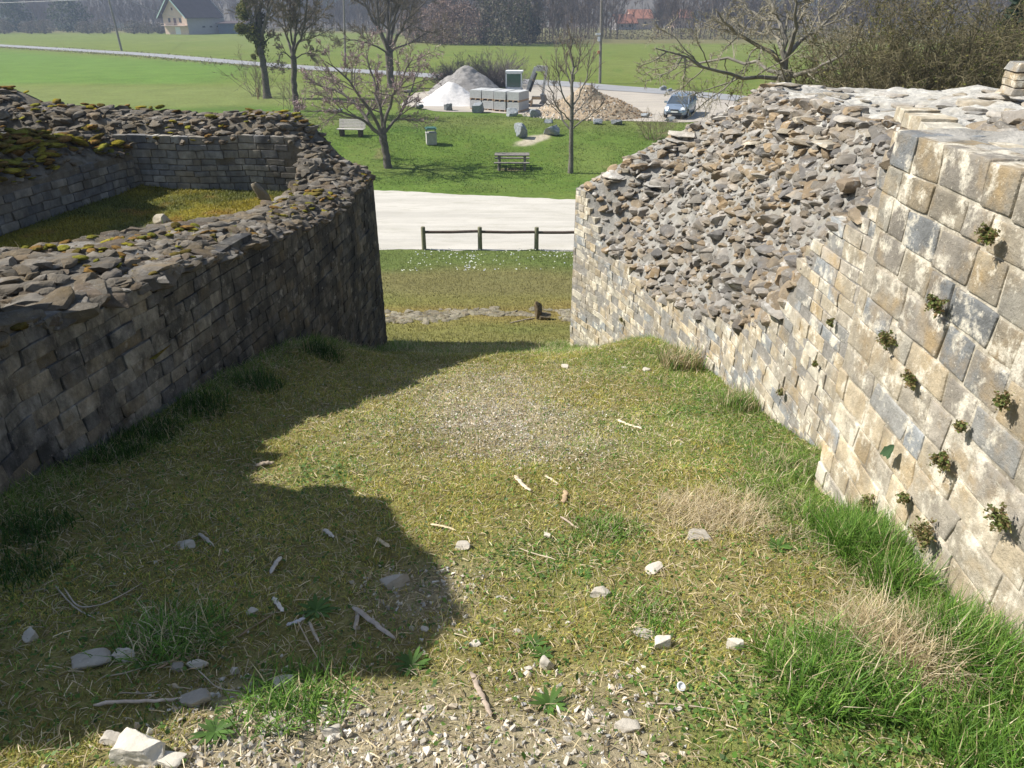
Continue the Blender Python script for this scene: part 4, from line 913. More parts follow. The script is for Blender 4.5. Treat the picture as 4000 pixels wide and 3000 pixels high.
# poles and wires
POLE = []
def pole(x, y, xt, lean, r0, label, bits=False, h=8.5):
    b = np.array(hit(x * 1.8084, y * 1.8084)); t = thing('utility_pole', label, 'pole', tuple(b), group='utility poles')
    m = MB(); top = (lean[0], lean[1], h); m.tube([(0, 0, -.3), (lean[0] * .5, lean[1] * .5, h / 2), top], [r0, r0 * .85, r0 * .7], 10, (.2, .18, .16)); m.build('shaft', M_WOODG, t)
    m = MB(); m.box((lean[0], lean[1], h - .5), (1.0, .1, .1)); m.build('crossarm', M_STEEL, t)
    for s in (-.42, .42): m = MB(); m.tube([(lean[0] + s, lean[1], h - .45), (lean[0] + s, lean[1], h - .2)], [.05, .04], 8); m.build('insulator', M_WHITE, t)
    if bits:
        k = lambda z: lean[0] * z / h
        m = MB(); m.box((k(4.6) - .28, -.05, 4.7), (.5, .22, .18)); m.build('camera_housing', M_WHITE, t)
        m = MB(); m.box((k(4.2) - .2, -.05, 4.25), (.24, .16, .42)); m.build('meter_box', M_WHITE, t)
        m = MB(); m.box((k(3) - .22, -.05, 3.0), (.22, .16, .3)); m.build('warning_box', M_ORANGE, t)
    POLE.append(b + np.array([lean[0], lean[1], h - .2])); return t
pole(263, 110, 0, (-.35, 0, 0), .2, 'leaning wooden pole in the left field beside the country road', h=14)
pole(746, 146, 0, (.9, 0, 0), .15, 'wooden pole behind the cherry and the big bare tree', h=11)
pole(1296, 180, 0, (-.35, 0, 0), .15, 'tall wooden pole carrying white boxes at the edge of the car park', True, h=9.5)
def wire(a, b, sag, label):
    s = np.linspace(0, 1, 24)[:, None]; P = a + (b - a) * s; P[:, 2] -= sag * 4 * (s * (1 - s))[:, 0]
    m = MB(); m.tube(P, .03, 4, (.2, .2, .2)); tag(m.build('overhead_wire', M_STEEL), label, 'wire')
wire(POLE[0] - [0, 0, 3.2], np.array([hb[0] - 3, hb[1] - 3, -2.2]), 1.0, 'thin sagging wire from the leaning pole towards the farmhouse')
wire(POLE[0] - [0, 0, 5], POLE[0] + np.array([-160, 40, -4.]), 1.5, 'thin wire running left from the leaning pole')

# park bench
bb = np.array(hit(760 * 1.8084, 294 * 1.8084)); t = thing('park_bench', 'white slatted wooden bench on dark supports at the left of the lawn', 'bench', tuple(bb), R(-8))
m = MB()
for i in range(6): m.box((0, -.28 + i * .085, .44), (1.75, .07, .035))
m.build('seat', M_WOODL, t)
m = MB()
for i in range(6): m.box((0, .24 + i * .035, .52 + i * .085), (1.75, .035, .07), rot=(-.35, 0, 0))
m.build('backrest', M_WOODL, t)
for s in (-.62, .62):
    m = MB(); m.prism([(-.26, 0), (.22, 0), (.26, .42), (-.3, .42)], s - .09, s + .09, 'x'); m.prism([(.2, .4), (.28, .4), (.48, .95), (.42, .97)], s - .05, s + .05, 'x'); m.build('leg', M_WOODD, t)
# litter bin
bb = np.array(hit(932 * 1.8084, 311 * 1.8084)); t = thing('litter_bin', 'square pale concrete litter bin with a green lid', 'bin', tuple(bb), R(12))
m = MB(); m.box((0, 0, .33), (.62, .62, .66)); m.box((0, 0, .68), (.66, .66, .05)); m.build('body', M_CONC, t)
m = MB(); m.box((0, 0, .93), (.68, .6, .04), rot=(.08, 0, 0)); m.box((0, 0, .97), (.5, .42, .05), rot=(.08, 0, 0)); m.build('lid', M_GREENP, t)
for sx in (-.27, .27):
    for sy in (-.24, .24): m = MB(); m.tube([(sx, sy, .68), (sx, sy, .94)], .02, 6); m.build('lid_post', M_GREENP, t)
# picnic table
bb = np.array(hit(1106 * 1.8084, 364 * 1.8084)); t = thing('picnic_table', 'dark weathered wooden picnic table with two attached benches', 'table', tuple(bb), R(-1))
m = MB()
for i in range(5): m.box((0, -.34 + i * .17, .78), (1.95, .155, .05))
m.build('table_top', M_WOODG, t)
for s in (-1, 1):
    m = MB()
    for q in (0, 1): m.box((0, s * (.66 + q * .14), .44), (1.98, .13, .05))
    m.build('bench_seat', M_WOODG, t)
for s in (-.72, .72):
    for d in (-1, 1):
        m = MB(); m.tube([(s, d * .28, .75), (s, d * .36, .0)], [.07, .08], 8); m.build('leg', M_WOODG, t)
        m = MB(); m.tube([(s, d * .72, .42), (s, d * .72, 0)], [.05, .055], 8); m.build('bench_leg', M_WOODG, t)
    m = MB(); m.box((s, 0, .38), (.07, 1.6, .09)); m.build('crossbeam', M_WOODG, t)
# post and rail fence
f0 = np.array(hit(1657, 975)); f1 = np.array(hit(2095, 977)); st = (f1 - f0) / 2
fx = thing('rail_fence', 'low wooden fence of round posts and one dark rail beside the gravel track', 'fence', tuple(f0))
for i in range(-0, 5):
    p = st * i; p = np.array([p[0], p[1], g1(f0[0] + p[0], f0[1] + p[1]) - f0[2]])
    m = MB(); m.tube([p + [0, 0, -.2], p + [0, 0, .4], p + [0, 0, .83], p + [0, 0, .86]], [.085, .082, .08, .065], 14, (.2, .2, .15)); m.build('post', M_POSTW, fx)
    if i < 4:
        q = st * (i + 1); m = MB(); m.tube([p + [.07, 0, .66 + .02 * (i % 2)], p + (q - p) * [.5, .5, 0] + [0, 0, .665], q + [-.07, 0, .70 - .02 * (i % 2)]], .052, 10); m.build('rail', M_WOODD, fx)
# small red stakes
for x, lb in ((1007 / 1.8084, 'left of the two by the mistletoe tree'), (1011.5 / 1.8084, 'right of the two by the mistletoe tree')):
    m = MB(); m.tube([(0, 0, -.1), (0.03, 0, .95)], .03, 6); tag(m.build('stake', flat('rusty_stake', (.22, .09, .06)), loc=hit(x * 1.8084, 388)), 'thin rusty stake, %s' % lb, 'stake', 'rusty stakes')

# boulders
M_BOUL = stone('blue_grey_boulder', lichen=(.50, .50, .48), lich_t=.56, warm=(.25, .22, .17), warm_amt=.3, bmp=.03)
BO = [(1124, 298, 31, 1.1, 'pale rounded boulder above the picnic table'), (1192, 291, 34, .7, 'broad angular boulder at the end of the worn path'), (967, 239, 20, .95, 'dark pointed boulder in front of the white gravel'), (1031, 243, 28, .85, 'grey boulder in front of the left block pallets'), (1106, 251, 27, .7, 'split boulder at the front corner of the block pallets'), (1156, 253, 24, .75, 'rounded boulder right of the block pallets'),
      (907, 236, 16, .7, 'small dark boulder left of the white gravel'), (1184, 265, 20, .4, 'low flat boulder at the start of the worn path'), (1291, 268, 20, .6, 'boulder at the foot of the rubble pile behind the young tree'), (1332, 269, 24, .45, 'flat dark block right of the rubble pile'), (1447, 262, 22, .5, 'low boulder just in front of the car'), (1432, 196, 15, 1.0, 'taller boulder on the island beyond the car'), (1446, 198, 11, .7, 'smaller boulder on the island beyond the car'),
      (1197, 182, 9, 1., 'dark boulder beside the road right of the excavator'), (735, 243, 16, .6, 'boulder left under the cherry branches'), (722, 242, 12, .5, 'small boulder at the left end under the cherry'), (880, 200, 22, .35, 'low dark timber block left of the gravel pile'), (548, 246, 11, .6, 'small stone in the grass left of the tree pair'), (613, 250, 10, .7, 'brown stump beside the slender forked tree'), (1395, 254, 22, .45, 'pale boulder behind the bare shrub')]
for i, (x, y, wpx, hr, lb) in enumerate(BO):
    p = np.array(hit(x * 1.8084, y * 1.8084)); wd = wpx * 1.8084 / F * np.linalg.norm(p) * .97
    V, Fc = rock(4, 700 + i, 7, .22, 0); D = np.array([wd / 2, wd * .42, wd * hr * .5])
    m = MB(); dk = .55 if 'dark' in lb or 'brown' in lb else 1; m.add(V * D + [0, 0, D[2] * .75], Fc, np.array((.27, .29, .30)) * dk)
    tag(m.build('boulder', M_BOUL, loc=tuple(p)), lb, 'boulder', 'boulders around the car park')
# material heaps
def heap(name, label, cat, x, y, wl_, hgt, depth, mat, col, seed, amp=.06, peak=(0, 0), chunks=0, ccol=None, top=0.0):
    p = np.array(hit(x * 1.8084, y * 1.8084)); t = thing(name, label, cat, tuple(p)) if chunks else None
    xs_ = np.linspace(-1.15, 1.15, 90); 
    def zf(a, b):
        d = np.sqrt(((a - peak[0] * np.clip(1 - np.hypot(a, b), 0, 1))) ** 2 + b ** 2) * (1 + .12 * noise(np.c_[a, b], 1.5, seed, 2)); return hgt * np.minimum(np.clip(1.02 - d, -.08, 1), 1 - top) ** 1 * (1 + amp * 2 * noise(np.c_[a, b], 3.5, seed, 3))
    V, Fc, C = grid_mesh(xs_, xs_, zf, lambda a, b: np.tile(np.array(col), (len(a), 1))); V = V * [wl_, depth, 1] + noise(V, 12, seed, 2)[:, None] * [0, 0, amp * .5]
    m = MB(); m.add(V, Fc, C)
    if chunks:
        m.build('fill', mat, t, smooth=True); r = np.random.default_rng(seed); a = r.uniform(0, 6.28, chunks); q = r.random(chunks) ** .6 * 1.12; P = np.c_[q * np.cos(a), q * np.sin(a)]
        z = zf(P[:, 0], P[:, 1]); m = MB(); s = r.uniform(.05, .20, chunks) * (r.random(chunks) * .7 + .3); M_ = rotm(r.uniform(0, 6, chunks), r.uniform(0, 6, chunks), r.uniform(0, 6, chunks)) * s[:, None, None] * .6
        cc = np.array(ccol)[(P[:, 0] + r.normal(size=chunks) * .4 > .15).astype(int)] * r.uniform(.7, 1.2, chunks)[:, None]
        m.inst(*ROCK1[0], M_, np.c_[P * [wl_, depth], np.maximum(z, .03)], cc); m.build('rubble', M_RUB, t); return t
    return tag(m.build(name, mat, loc=tuple(p), smooth=True), label, cat)
M_RUB = colmat('rubble', var=.3, scale=4)
heap('gravel_pile', 'tall pile of dark grey grit behind the white gravel', 'gravel pile', 1008, 200, 3.5, 2.6, 3.2, colmat('grey_grit', var=.35, scale=2.5, bmp=.02), (.25, .235, .22), 5, .1, top=.2)
heap('gravel_pile', 'pile of fine white gravel spilling left of the block pallets', 'gravel pile', 976, 224, 3.1, 1.7, 2.4, colmat('white_gravel', var=.1, scale=6, bmp=.01), (.66, .63, .60), 6, top=.05)
heap('rubble_pile', 'pile of brown earth and pale limestone rubble behind the young tree', 'rubble pile', 1268, 248, 4.4, 2.0, 2.8, M_RUB, (.36, .28, .19), 8, .12, (.0, 0), 3200, [(.58, .53, .45), (.30, .20, .11)], top=.1)

# pallets of concrete blocks
def pallet():
    t = thing('block_pallet', 'x', 'pallet'); m = MB()
    for i in range(5): m.box((0, -.44 + i * .22, .125), (.98, .12, .022))
    for i in (-.44, 0, .44): m.box((i, 0, .065), (.10, 1.0, .09)); m.box((i, 0, .011), (.1, 1.0, .022))
    m.build('wooden_pallet', flat('pallet_wood', (.42, .30, .20), .9, .2, 8), t); m = MB()
    for i in range(2):
        for j in range(4):
            for k in range(5): m.box((-.243 + i * .486, -.39 + k * .1965, .14 + .073 + j * .148 - .01), (.483, .193, .142), col=(.4, .4, .4))
    m.box((0, 0, .40), (.9, .9, .5), col=(.1, .1, .1))
    m.build('concrete_blocks', M_BLOCK, t); return t
pb = np.array(hit(2027, 442)); pr = pallet(); first = True
rz = R(-24); ux = np.array([math.cos(rz), math.sin(rz)]); uy = np.array([-ux[1], ux[0]])
colname = ['rightmost column', 'second column from the right', 'third column from the right', 'leftmost column']
org = pb[:2] - ux * .5 + uy * .5
for c in range(4):
    for rr_ in range(2):
        for tier in range(2):
            o = pr if first else copy_tree(pr); first = False
            q = org - ux * (c * 1.07 + (.07 if c > 0 else 0) + (.06 if c > 1 else 0)) + uy * (rr_ * 1.0 + (.22 if c > 1 else 0)); gz = g1(*(org - ux * 1.6))
            o.location = (q[0], q[1], gz + tier * .735); o.rotation_euler = (0, 0, rz + random.uniform(-.012, .012))
            o['label'] = '%s pallet of grey concrete blocks, %s row, %s' % ('upper' if tier else 'lower', 'front' if rr_ == 0 else 'back', colname[c]); o['group'] = 'pallets of concrete blocks'

# mini excavator
eb = np.array(hit(1113 * 1.8084, 228 * 1.8084)); ex = thing('mini_excavator', 'small white excavator with its arm folded beside the block pallets', 'excavator', tuple(eb), R(-6))
for s in (-1, 1):
    m = MB(); m.prism([(-.95, .12), (-.8, 0), (.8, 0), (.95, .12), (1.0, .3), (.8, .48), (-.8, .48), (-1.0, .3)], s * .62 - .17, s * .62 + .17, 'y'); m.build('track', M_RUBBER, ex)
m = MB(); m.box((0, 0, .42), (1.0, .9, .3)); m.build('undercarriage', M_STEEL, ex)
m = MB(); m.prism([(-.72, -.75), (.75, -.75), (.95, -.3), (.95, .4), (.7, .8), (-.72, .75)], .62, 1.15, 'z'); m.build('body', M_WHITE, ex)
m = MB(); m.box((.55, -.762, .9), (.34, .03, .22)); m.build('vent', M_PLASTIC, ex)
cab = MB()
for x in (-.66, .56):
    for y in (-.7, .3): cab.box((x, y, 1.85), (.09, .09, 1.45))
cab.box((-.05, -.2, 2.6), (1.36, 1.14, .12)); cab.box((-.05, -.2, 1.2), (1.32, 1.1, .16)); cab.box((-.05, -.72, 1.36), (1.3, .05, .26)); cab.box((-.05, -.72, 2.5), (1.3, .05, .14)); cab.box((-.05, .32, 1.85), (1.3, .04, 1.4)); cb = cab.build('cab', M_WHITE, ex)
m = MB(); m.box((-.06, -.735, 1.95), (1.12, .02, 1.0)); m.build('windscreen', M_GLASS, cb); m = MB(); m.box((.60, -.2, 1.92), (.02, .86, 1.1)); m.build('side_window', M_GLASS, cb); m = MB(); m.box((-.7, -.2, 1.92), (.02, .86, 1.1)); m.build('side_window', M_GLASS, cb)
def beam(m, pts, wdt, y): 
    for a, b_ in zip(pts[:-1], pts[1:]):
        a, b_ = np.array(a), np.array(b_); d = b_ - a; L = np.linalg.norm(d); m.box(((a[0] + b_[0]) / 2, y, (a[1] + b_[1]) / 2), (L + wdt * .5, .17, wdt), rot=(0, -math.atan2(d[1], d[0]), 0))
m = MB(); beam(m, [(.95, .95), (1.25, 1.9), (1.62, 2.85)], .26, -.1); m.build('boom', M_PALEP, ex)
m = MB(); m.prism([(1.5, 2.75), (1.75, 3.05), (2.5, 2.98), (2.62, 2.75), (2.3, 2.62), (1.8, 2.6)], -.17, -.03, 'y'); m.build('boom_elbow', M_PALEP, ex)
m = MB(); beam(m, [(2.52, 2.95), (2.36, 1.7), (2.25, .85)], .2, -.1); m.build('dipper_arm', M_PALEP, ex)
m = MB(); m.tube([(1.2, -.24, 1.1), (1.72, -.24, 2.5)], .10, 8); m.tube([(1.2, -.22, 1.3), (1.5, -.2, 1.9)], .05, 6); m.build('hydraulic_ram', M_PLASTIC, ex)
m = MB(); m.prism([(2.05, .9), (2.5, .85), (2.62, .45), (2.35, .1), (1.95, .18), (2.15, .45)], -.38, .2, 'y'); m.build('bucket', M_STEEL, ex)
m = MB(); m.box((1.35, -.1, .3), (.08, 1.5, .42)); m.box((1.1, .4, .3), (.6, .1, .12)); m.box((1.1, -.5, .3), (.6, .1, .12)); m.build('blade', M_YEL, ex)
m = MB(); m.box((1.75, -.1, .62), (.75, .5, .22)); m.build('bucket_bracket', M_YEL, ex)

# parked hatchback
cbs = np.array(hit(1470 * 1.8084, 257 * 1.8084)); car = thing('parked_car', 'silver blue hatchback parked on the pale gravel, facing the camera', 'car', (cbs[0] + .25, cbs[1] + 1.6, g1(cbs[0], cbs[1] + 1.6) + .02), R(-113))
# length along local x (front at +x)
secs = [(-2.05, .70, .35, .95), (-1.95, .80, .28, 1.12), (-1.4, .85, .22, 1.05), (-.4, .86, .22, .98), (.6, .86, .22, .95), (1.1, .84, .22, .90), (1.75, .80, .24, .76), (2.0, .72, .26, .66), (2.1, .60, .30, .56)]
V = []; 
for x, hw, z0, z1 in secs: V += [(x, -hw * .92, z0), (x, -hw, z0 + .12), (x, -hw, z0 + (z1 - z0) * .6), (x, -hw * .93, z1 - .03), (x, -hw * .7, z1), (x, hw * .7, z1), (x, hw * .93, z1 - .03), (x, hw, z0 + (z1 - z0) * .6), (x, hw, z0 + .12), (x, hw * .92, z0)]
Fq = []; k = 10
for i in range(len(secs) - 1):
    for j in range(k): a = i * k + j; b_ = i * k + (j + 1) % k; Fq.append([a, b_, b_ + k, a + k])
m = MB(); m.add(V, Fq); m.f.append(np.array([[0, i + 1, i] for i in range(1, 9)])); n0 = (len(secs) - 1) * k; m.f.append(np.array([[n0, n0 + i, n0 + i + 1] for i in range(1, 9)])); m.build('body', M_CAR, car, smooth=False)
def cabin(secs, name, mat, par=None):
    V = []
    for x0, x1, z, hw in secs: V += [(x0, -hw, z), (x1, -hw, z), (x1, hw, z), (x0, hw, z)]
    Fq = [[i * 4 + j, i * 4 + (j + 1) % 4, (i + 1) * 4 + (j + 1) % 4, (i + 1) * 4 + j] for i in range(len(secs) - 1) for j in range(4)] + [[0, 3, 2, 1], [len(V) - 4, len(V) - 3, len(V) - 2, len(V) - 1]]
    m = MB(); m.add(V, Fq); return m.build(name, mat, par or car)
cabin([(-1.95, 1.08, .90, .79), (-1.72, .40, 1.36, .63)], 'glasshouse', M_WGLASS)
cabin([(-1.72, .40, 1.355, .635), (-1.6, .22, 1.44, .56)], 'roof', M_CAR)
m = MB()
for s in (-1, 1):
    for A_, B_, q_ in (((1.08, s * .79, .90), (.40, s * .63, 1.37), .04), ((-.35, s * .80, .92), (-.45, s * .645, 1.37), .04), ((-1.9, s * .79, .92), (-1.7, s * .63, 1.37), .07)):
        m = MB(); m.tube([A_, B_], q_, 6); m.build('roof_pillar', M_CAR, car)
for x in (-1.3, 1.32):
    for s in (-1, 1):
        m = MB(); m.tube([(x, s * .64, .31), (x, s * .86, .31)], .31, 18); wh = m.build('wheel', M_RUBBER, car); m = MB(); m.tube([(x, s * .865, .31), (x, s * .875, .31)], .19, 12); m.build('rim', M_METAL, wh)
for s in (-1, 1):
    m = MB(); m.add([(2.03, s * .40, .70), (1.80, s * .50, .79), (1.86, s * .76, .74), (2.02, s * .72, .60), (2.09, s * .45, .58)], [[0, 1, 2, 3]]); m.f.append(np.array([[0, 3, 4]])); V0 = m.v[0]; m.add(V0 + [.012, 0, .012], [[0, 3, 2, 1]]); m.f.append(np.array([[5, 9, 8]])); m.build('headlight', M_LAMP, car)
    m = MB(); m.box((.75, s * .95, .98), (.12, .2, .13)); m.build('wing_mirror', M_CAR, car)
m = MB(); m.box((2.12, 0, .60), (.03, .6, .09)); m.build('grille', M_PLASTIC, car); m = MB(); m.box((2.12, 0, .36), (.04, 1.1, .13)); m.build('air_intake', M_PLASTIC, car)
m = MB(); m.box((2.145, 0, .48), (.02, .5, .1)); m.build('number_plate', M_PLATE, car)
# ---------------------------------------------------------------- foreground vegetation, stones, sticks
M_GRASS = colmat('grass_blade', rough=.55, var=.15, scale=20, spec=.25, transl=.35)
M_PEB = stone('pebble', lichen=(.66, .61, .52), lich_t=.58, warm=(.5, .38, .2), warm_amt=.25, bmp=.004, var=.2)
def blades(m, P, L, Wd, lean, cols, r, up=None, curl=.6):
    n = len(P); a = r.uniform(0, 6.28, n); d = np.c_[np.cos(a), np.sin(a), np.zeros(n)]; s = np.c_[-np.sin(a), np.cos(a), np.zeros(n)] * (Wd / 2)[:, None]
    h = np.array([0, 0, 1.]); l1 = L * .55
    ca, sa = np.cos(lean)[:, None], np.sin(lean)[:, None]; M1 = P + (h * ca + d * sa) * l1[:, None]
    l2 = np.minimum(lean + curl * r.uniform(.3, 1.3, n), 2.0); T = M1 + (h * np.cos(l2)[:, None] + d * np.sin(l2)[:, None]) * (L * .5)[:, None]
    if up is not None: M1 += up * (L * .25)[:, None]; T += up * (L * .6)[:, None]
    V = np.stack([P - s, P + s, M1 + s * .75, M1 - s * .75, T], 1).reshape(-1, 3); b = np.arange(n) * 5
    m.add(V, np.stack([b, b + 1, b + 2, b + 3], 1), np.repeat(cols, 5, 0)); off = m.n - 5 * n
    m.f.append(np.stack([b + 3, b + 2, b + 4], 1) + off)
def pick(pal, n, r, v=.35): pal = np.array(pal); return pal[r.integers(len(pal), size=n)] * r.uniform(1 - v, 1 + v, n)[:, None]
def in_passage(x, y):
    return (x > poly_x(L_FACE, y) + .01) & (x < np.where(y < 3.7, 1.84, poly_x(R_FACE, y)) - .01)
def sample(n, y0, y1, r, pw=1.0):
    y = y0 + (y1 - y0) * r.random(n) ** pw; x = r.uniform(-3.3, 2.3, n); hw = .80 * (y * .9 + 1.7)
    k = in_passage(x, y) & (np.abs(x) < hw); return x[k], y[k]
r = np.random.default_rng(77)
GREENS = [(.17, .28, .045), (.22, .33, .06), (.12, .21, .035), (.28, .34, .09)]
MOSSY = [(.44, .41, .09), (.36, .36, .08), (.52, .45, .15), (.25, .28, .06), (.42, .32, .08)]
DRY = [(.60, .50, .30), (.50, .41, .24), (.68, .58, .40), (.40, .31, .18)]
# moss: dense tiny shoots
x, y = sample(480000, .75, 9.5, r, 1.8); g, lush, green, dry = passage_weights(x, y); k = r.random(len(x)) < (1 - g) * (1 - lush * .8) * (1 - .45 * green) * (.35 + .65 * sstep(-.25, .25, noise(np.c_[x, y], 2.6, 301, 3))); x, y = x[k], y[k]
m = MB(); n = len(x); sc = .7 + .12 * y
P = np.c_[x, y, gz_micro(x, y) - .002]; hm = .5 + .5 * noise(np.c_[x, y], 6, 311, 2)
blades(m, P, r.uniform(.010, .024, n) * sc * (.6 + hm), r.uniform(.003, .006, n) * sc, r.uniform(.1, 1.1, n), pick(MOSSY, n, r) * (1 + .55 * noise(np.c_[x, y], 1.7, 321, 3))[:, None], r)
tag(m.build('moss_carpet', M_GRASS), 'yellow green moss covering the passage floor', 'moss', kind='stuff')
# short grass
x, y = sample(300000, .75, 11.5, r, 1.6); g, lush, green, dry = passage_weights(x, y); cl = sstep(-.2, .5, noise(np.c_[x, y], 3.5, 303, 3)); k = r.random(len(x)) < (.26 + .6 * green * cl + .9 * lush) * (1 - .6 * g); x, y, lush, dry, gr = x[k], y[k], lush[k], dry[k], green[k]; n = len(x)
sc = .8 + .08 * y; L = r.uniform(.02, .055, n) * (1 + 1.1 * lush) * sc; cols = pick(GREENS, n, r); isdry = r.random(n) < (.26 + .7 * dry + .16 * (1 - gr) - .2 * lush); cols[isdry] = pick(DRY, isdry.sum(), r); cols = cols * (1 + .4 * noise(np.c_[x, y], 2.1, 323, 3))[:, None]
m = MB(); lean = np.where(isdry, r.uniform(.7, 1.55, n), r.uniform(.1, 1.1, n)); blades(m, np.c_[x, y, gz_micro(x, y) - .003], L * np.where(isdry, 1.4, 1), r.uniform(.0022, .0042, n) * sc, lean, cols, r)
tag(m.build('short_grass', M_GRASS), 'short green and straw coloured grass on the passage floor', 'grass', kind='stuff')
# clover and small broad leaves
x, y = sample(150000, .75, 8, r, 1.6); g, lush, green, dry = passage_weights(x, y); k = r.random(len(x)) < (.14 + .9 * green * sstep(-.2, .3, noise(np.c_[x, y], 2.2, 305, 2))) * (1 - g * .8); x, y = x[k], y[k]; n = len(x)
m = MB(); s = r.uniform(.005, .012, n); a = r.uniform(0, 6.28, n); tl = r.normal(size=n) * .4; u = np.c_[np.cos(a), np.sin(a), tl] * s[:, None]; v = np.c_[-np.sin(a), np.cos(a), r.normal(size=n) * .4] * s[:, None] * .7
P = np.c_[x, y, gz_micro(x, y) + r.uniform(.004, .02, n)]; V = np.stack([P - u, P + v - u * .3, P + u, P - v - u * .3], 1).reshape(-1, 3); m.add(V, np.arange(4 * n).reshape(n, 4), np.repeat(pick([(.10, .20, .03), (.14, .24, .05), (.08, .15, .035)], n, r), 4, 0))
tag(m.build('clover', M_GRASS), 'tiny round clover leaves among the grass', 'clover', kind='stuff')
# straw litter
x, y = sample(20000, .75, 9, r, 1.5); n = len(x); m = MB(); a = r.uniform(0, 6.28, n); L = r.uniform(.015, .06, n) * (1 + .06 * y); d = np.c_[np.cos(a), np.sin(a), r.normal(size=n) * .15] * (L / 2)[:, None]
P = np.c_[x, y, gz_micro(x, y) + .008 + .006 * r.random(n)]; PP = np.stack([P - d, P + [0, 0, .003], P + d], 1); V, Fq = tubes(PP, np.repeat((r.uniform(.0008, .0018, n) * (1 + .12 * y))[:, None], 3, 1), 3); m.add(V, Fq, np.repeat(pick(DRY, n, r), 9, 0))
tag(m.build('straw_litter', M_GRASS), 'dead straw and tiny twigs lying over the passage floor', 'straw', kind='stuff')
x = r.uniform(-7, -2.9, 90000); y = r.uniform(6, 11.1, 90000); c = cfc(x, y); k = (c[:, 2] < .1) & (r.random(90000) < .6 + .4 * noise(np.c_[x, y], 3, 5)); x, y, c = x[k], y[k], c[k]; n = len(x); m = MB()
blades(m, np.c_[x, y, cfz(x, y) - .004], r.uniform(.02, .06, n), r.uniform(.008, .014, n), r.uniform(.1, 1.1, n), c * r.uniform(.7, 1.7, n)[:, None], r)
tag(m.build('chamber_moss', M_GRASS), 'golden green moss and grass on the chamber floor', 'moss', kind='stuff')
# gravel
def gravel(name, label, n, y0, y1, size, seed, wf, pw=1.3):
    r = np.random.default_rng(seed); x, y = sample(n, y0, y1, r, pw); k = r.random(len(x)) < wf(x, y); x, y = x[k], y[k]; n = len(x); m = MB()
    s = (size[0] + (size[1] - size[0]) * r.random(n) ** 3); P = np.c_[x, y, gz_micro(x, y) + s * .06]; M_ = rotm(r.uniform(0, 6, n), r.uniform(0, 6, n), r.uniform(0, 6, n)) * (np.stack([s, s * r.uniform(.5, .9, n), s * r.uniform(.35, .7, n)], 1) / 2)[:, None, :]
    C = pick([(.58, .53, .44), (.50, .45, .37), (.64, .60, .52), (.47, .39, .28), (.40, .38, .34)], n, r, .15); w_ = r.integers(12, size=n)
    for q in range(12): kk = w_ == q; m.inst(*ROCK1[q], M_[kk], P[kk], C[kk])
    return tag(m.build(name, M_PEB), label, 'gravel', kind='stuff')
gravel('loose_gravel', 'loose white crushed stone at the near end of the passage', 70000, .75, 2.6, (.008, .042), 401, lambda x, y: passage_weights(x, y)[0] ** 1.3 * (.35 + .65 * sstep(-.3, .2, noise(np.c_[x, y], 5, 409, 2))))
gravel('fine_gravel', 'fine pale grit worn into the middle of the passage floor', 150000, 3.2, 9, (.010, .032), 403, lambda x, y: passage_weights(x, y)[0] * .9, 1.0)
gravel('scattered_gravel', 'scattered chips of pale stone in the moss', 11000, .75, 9, (.006, .03), 405, lambda x, y: .12 + .5 * passage_weights(x, y)[0] + .2 * sstep(.2, .6, noise(np.c_[x, y], 1.3, 407, 2)) * sstep(3.2, 2, y), 1.6)

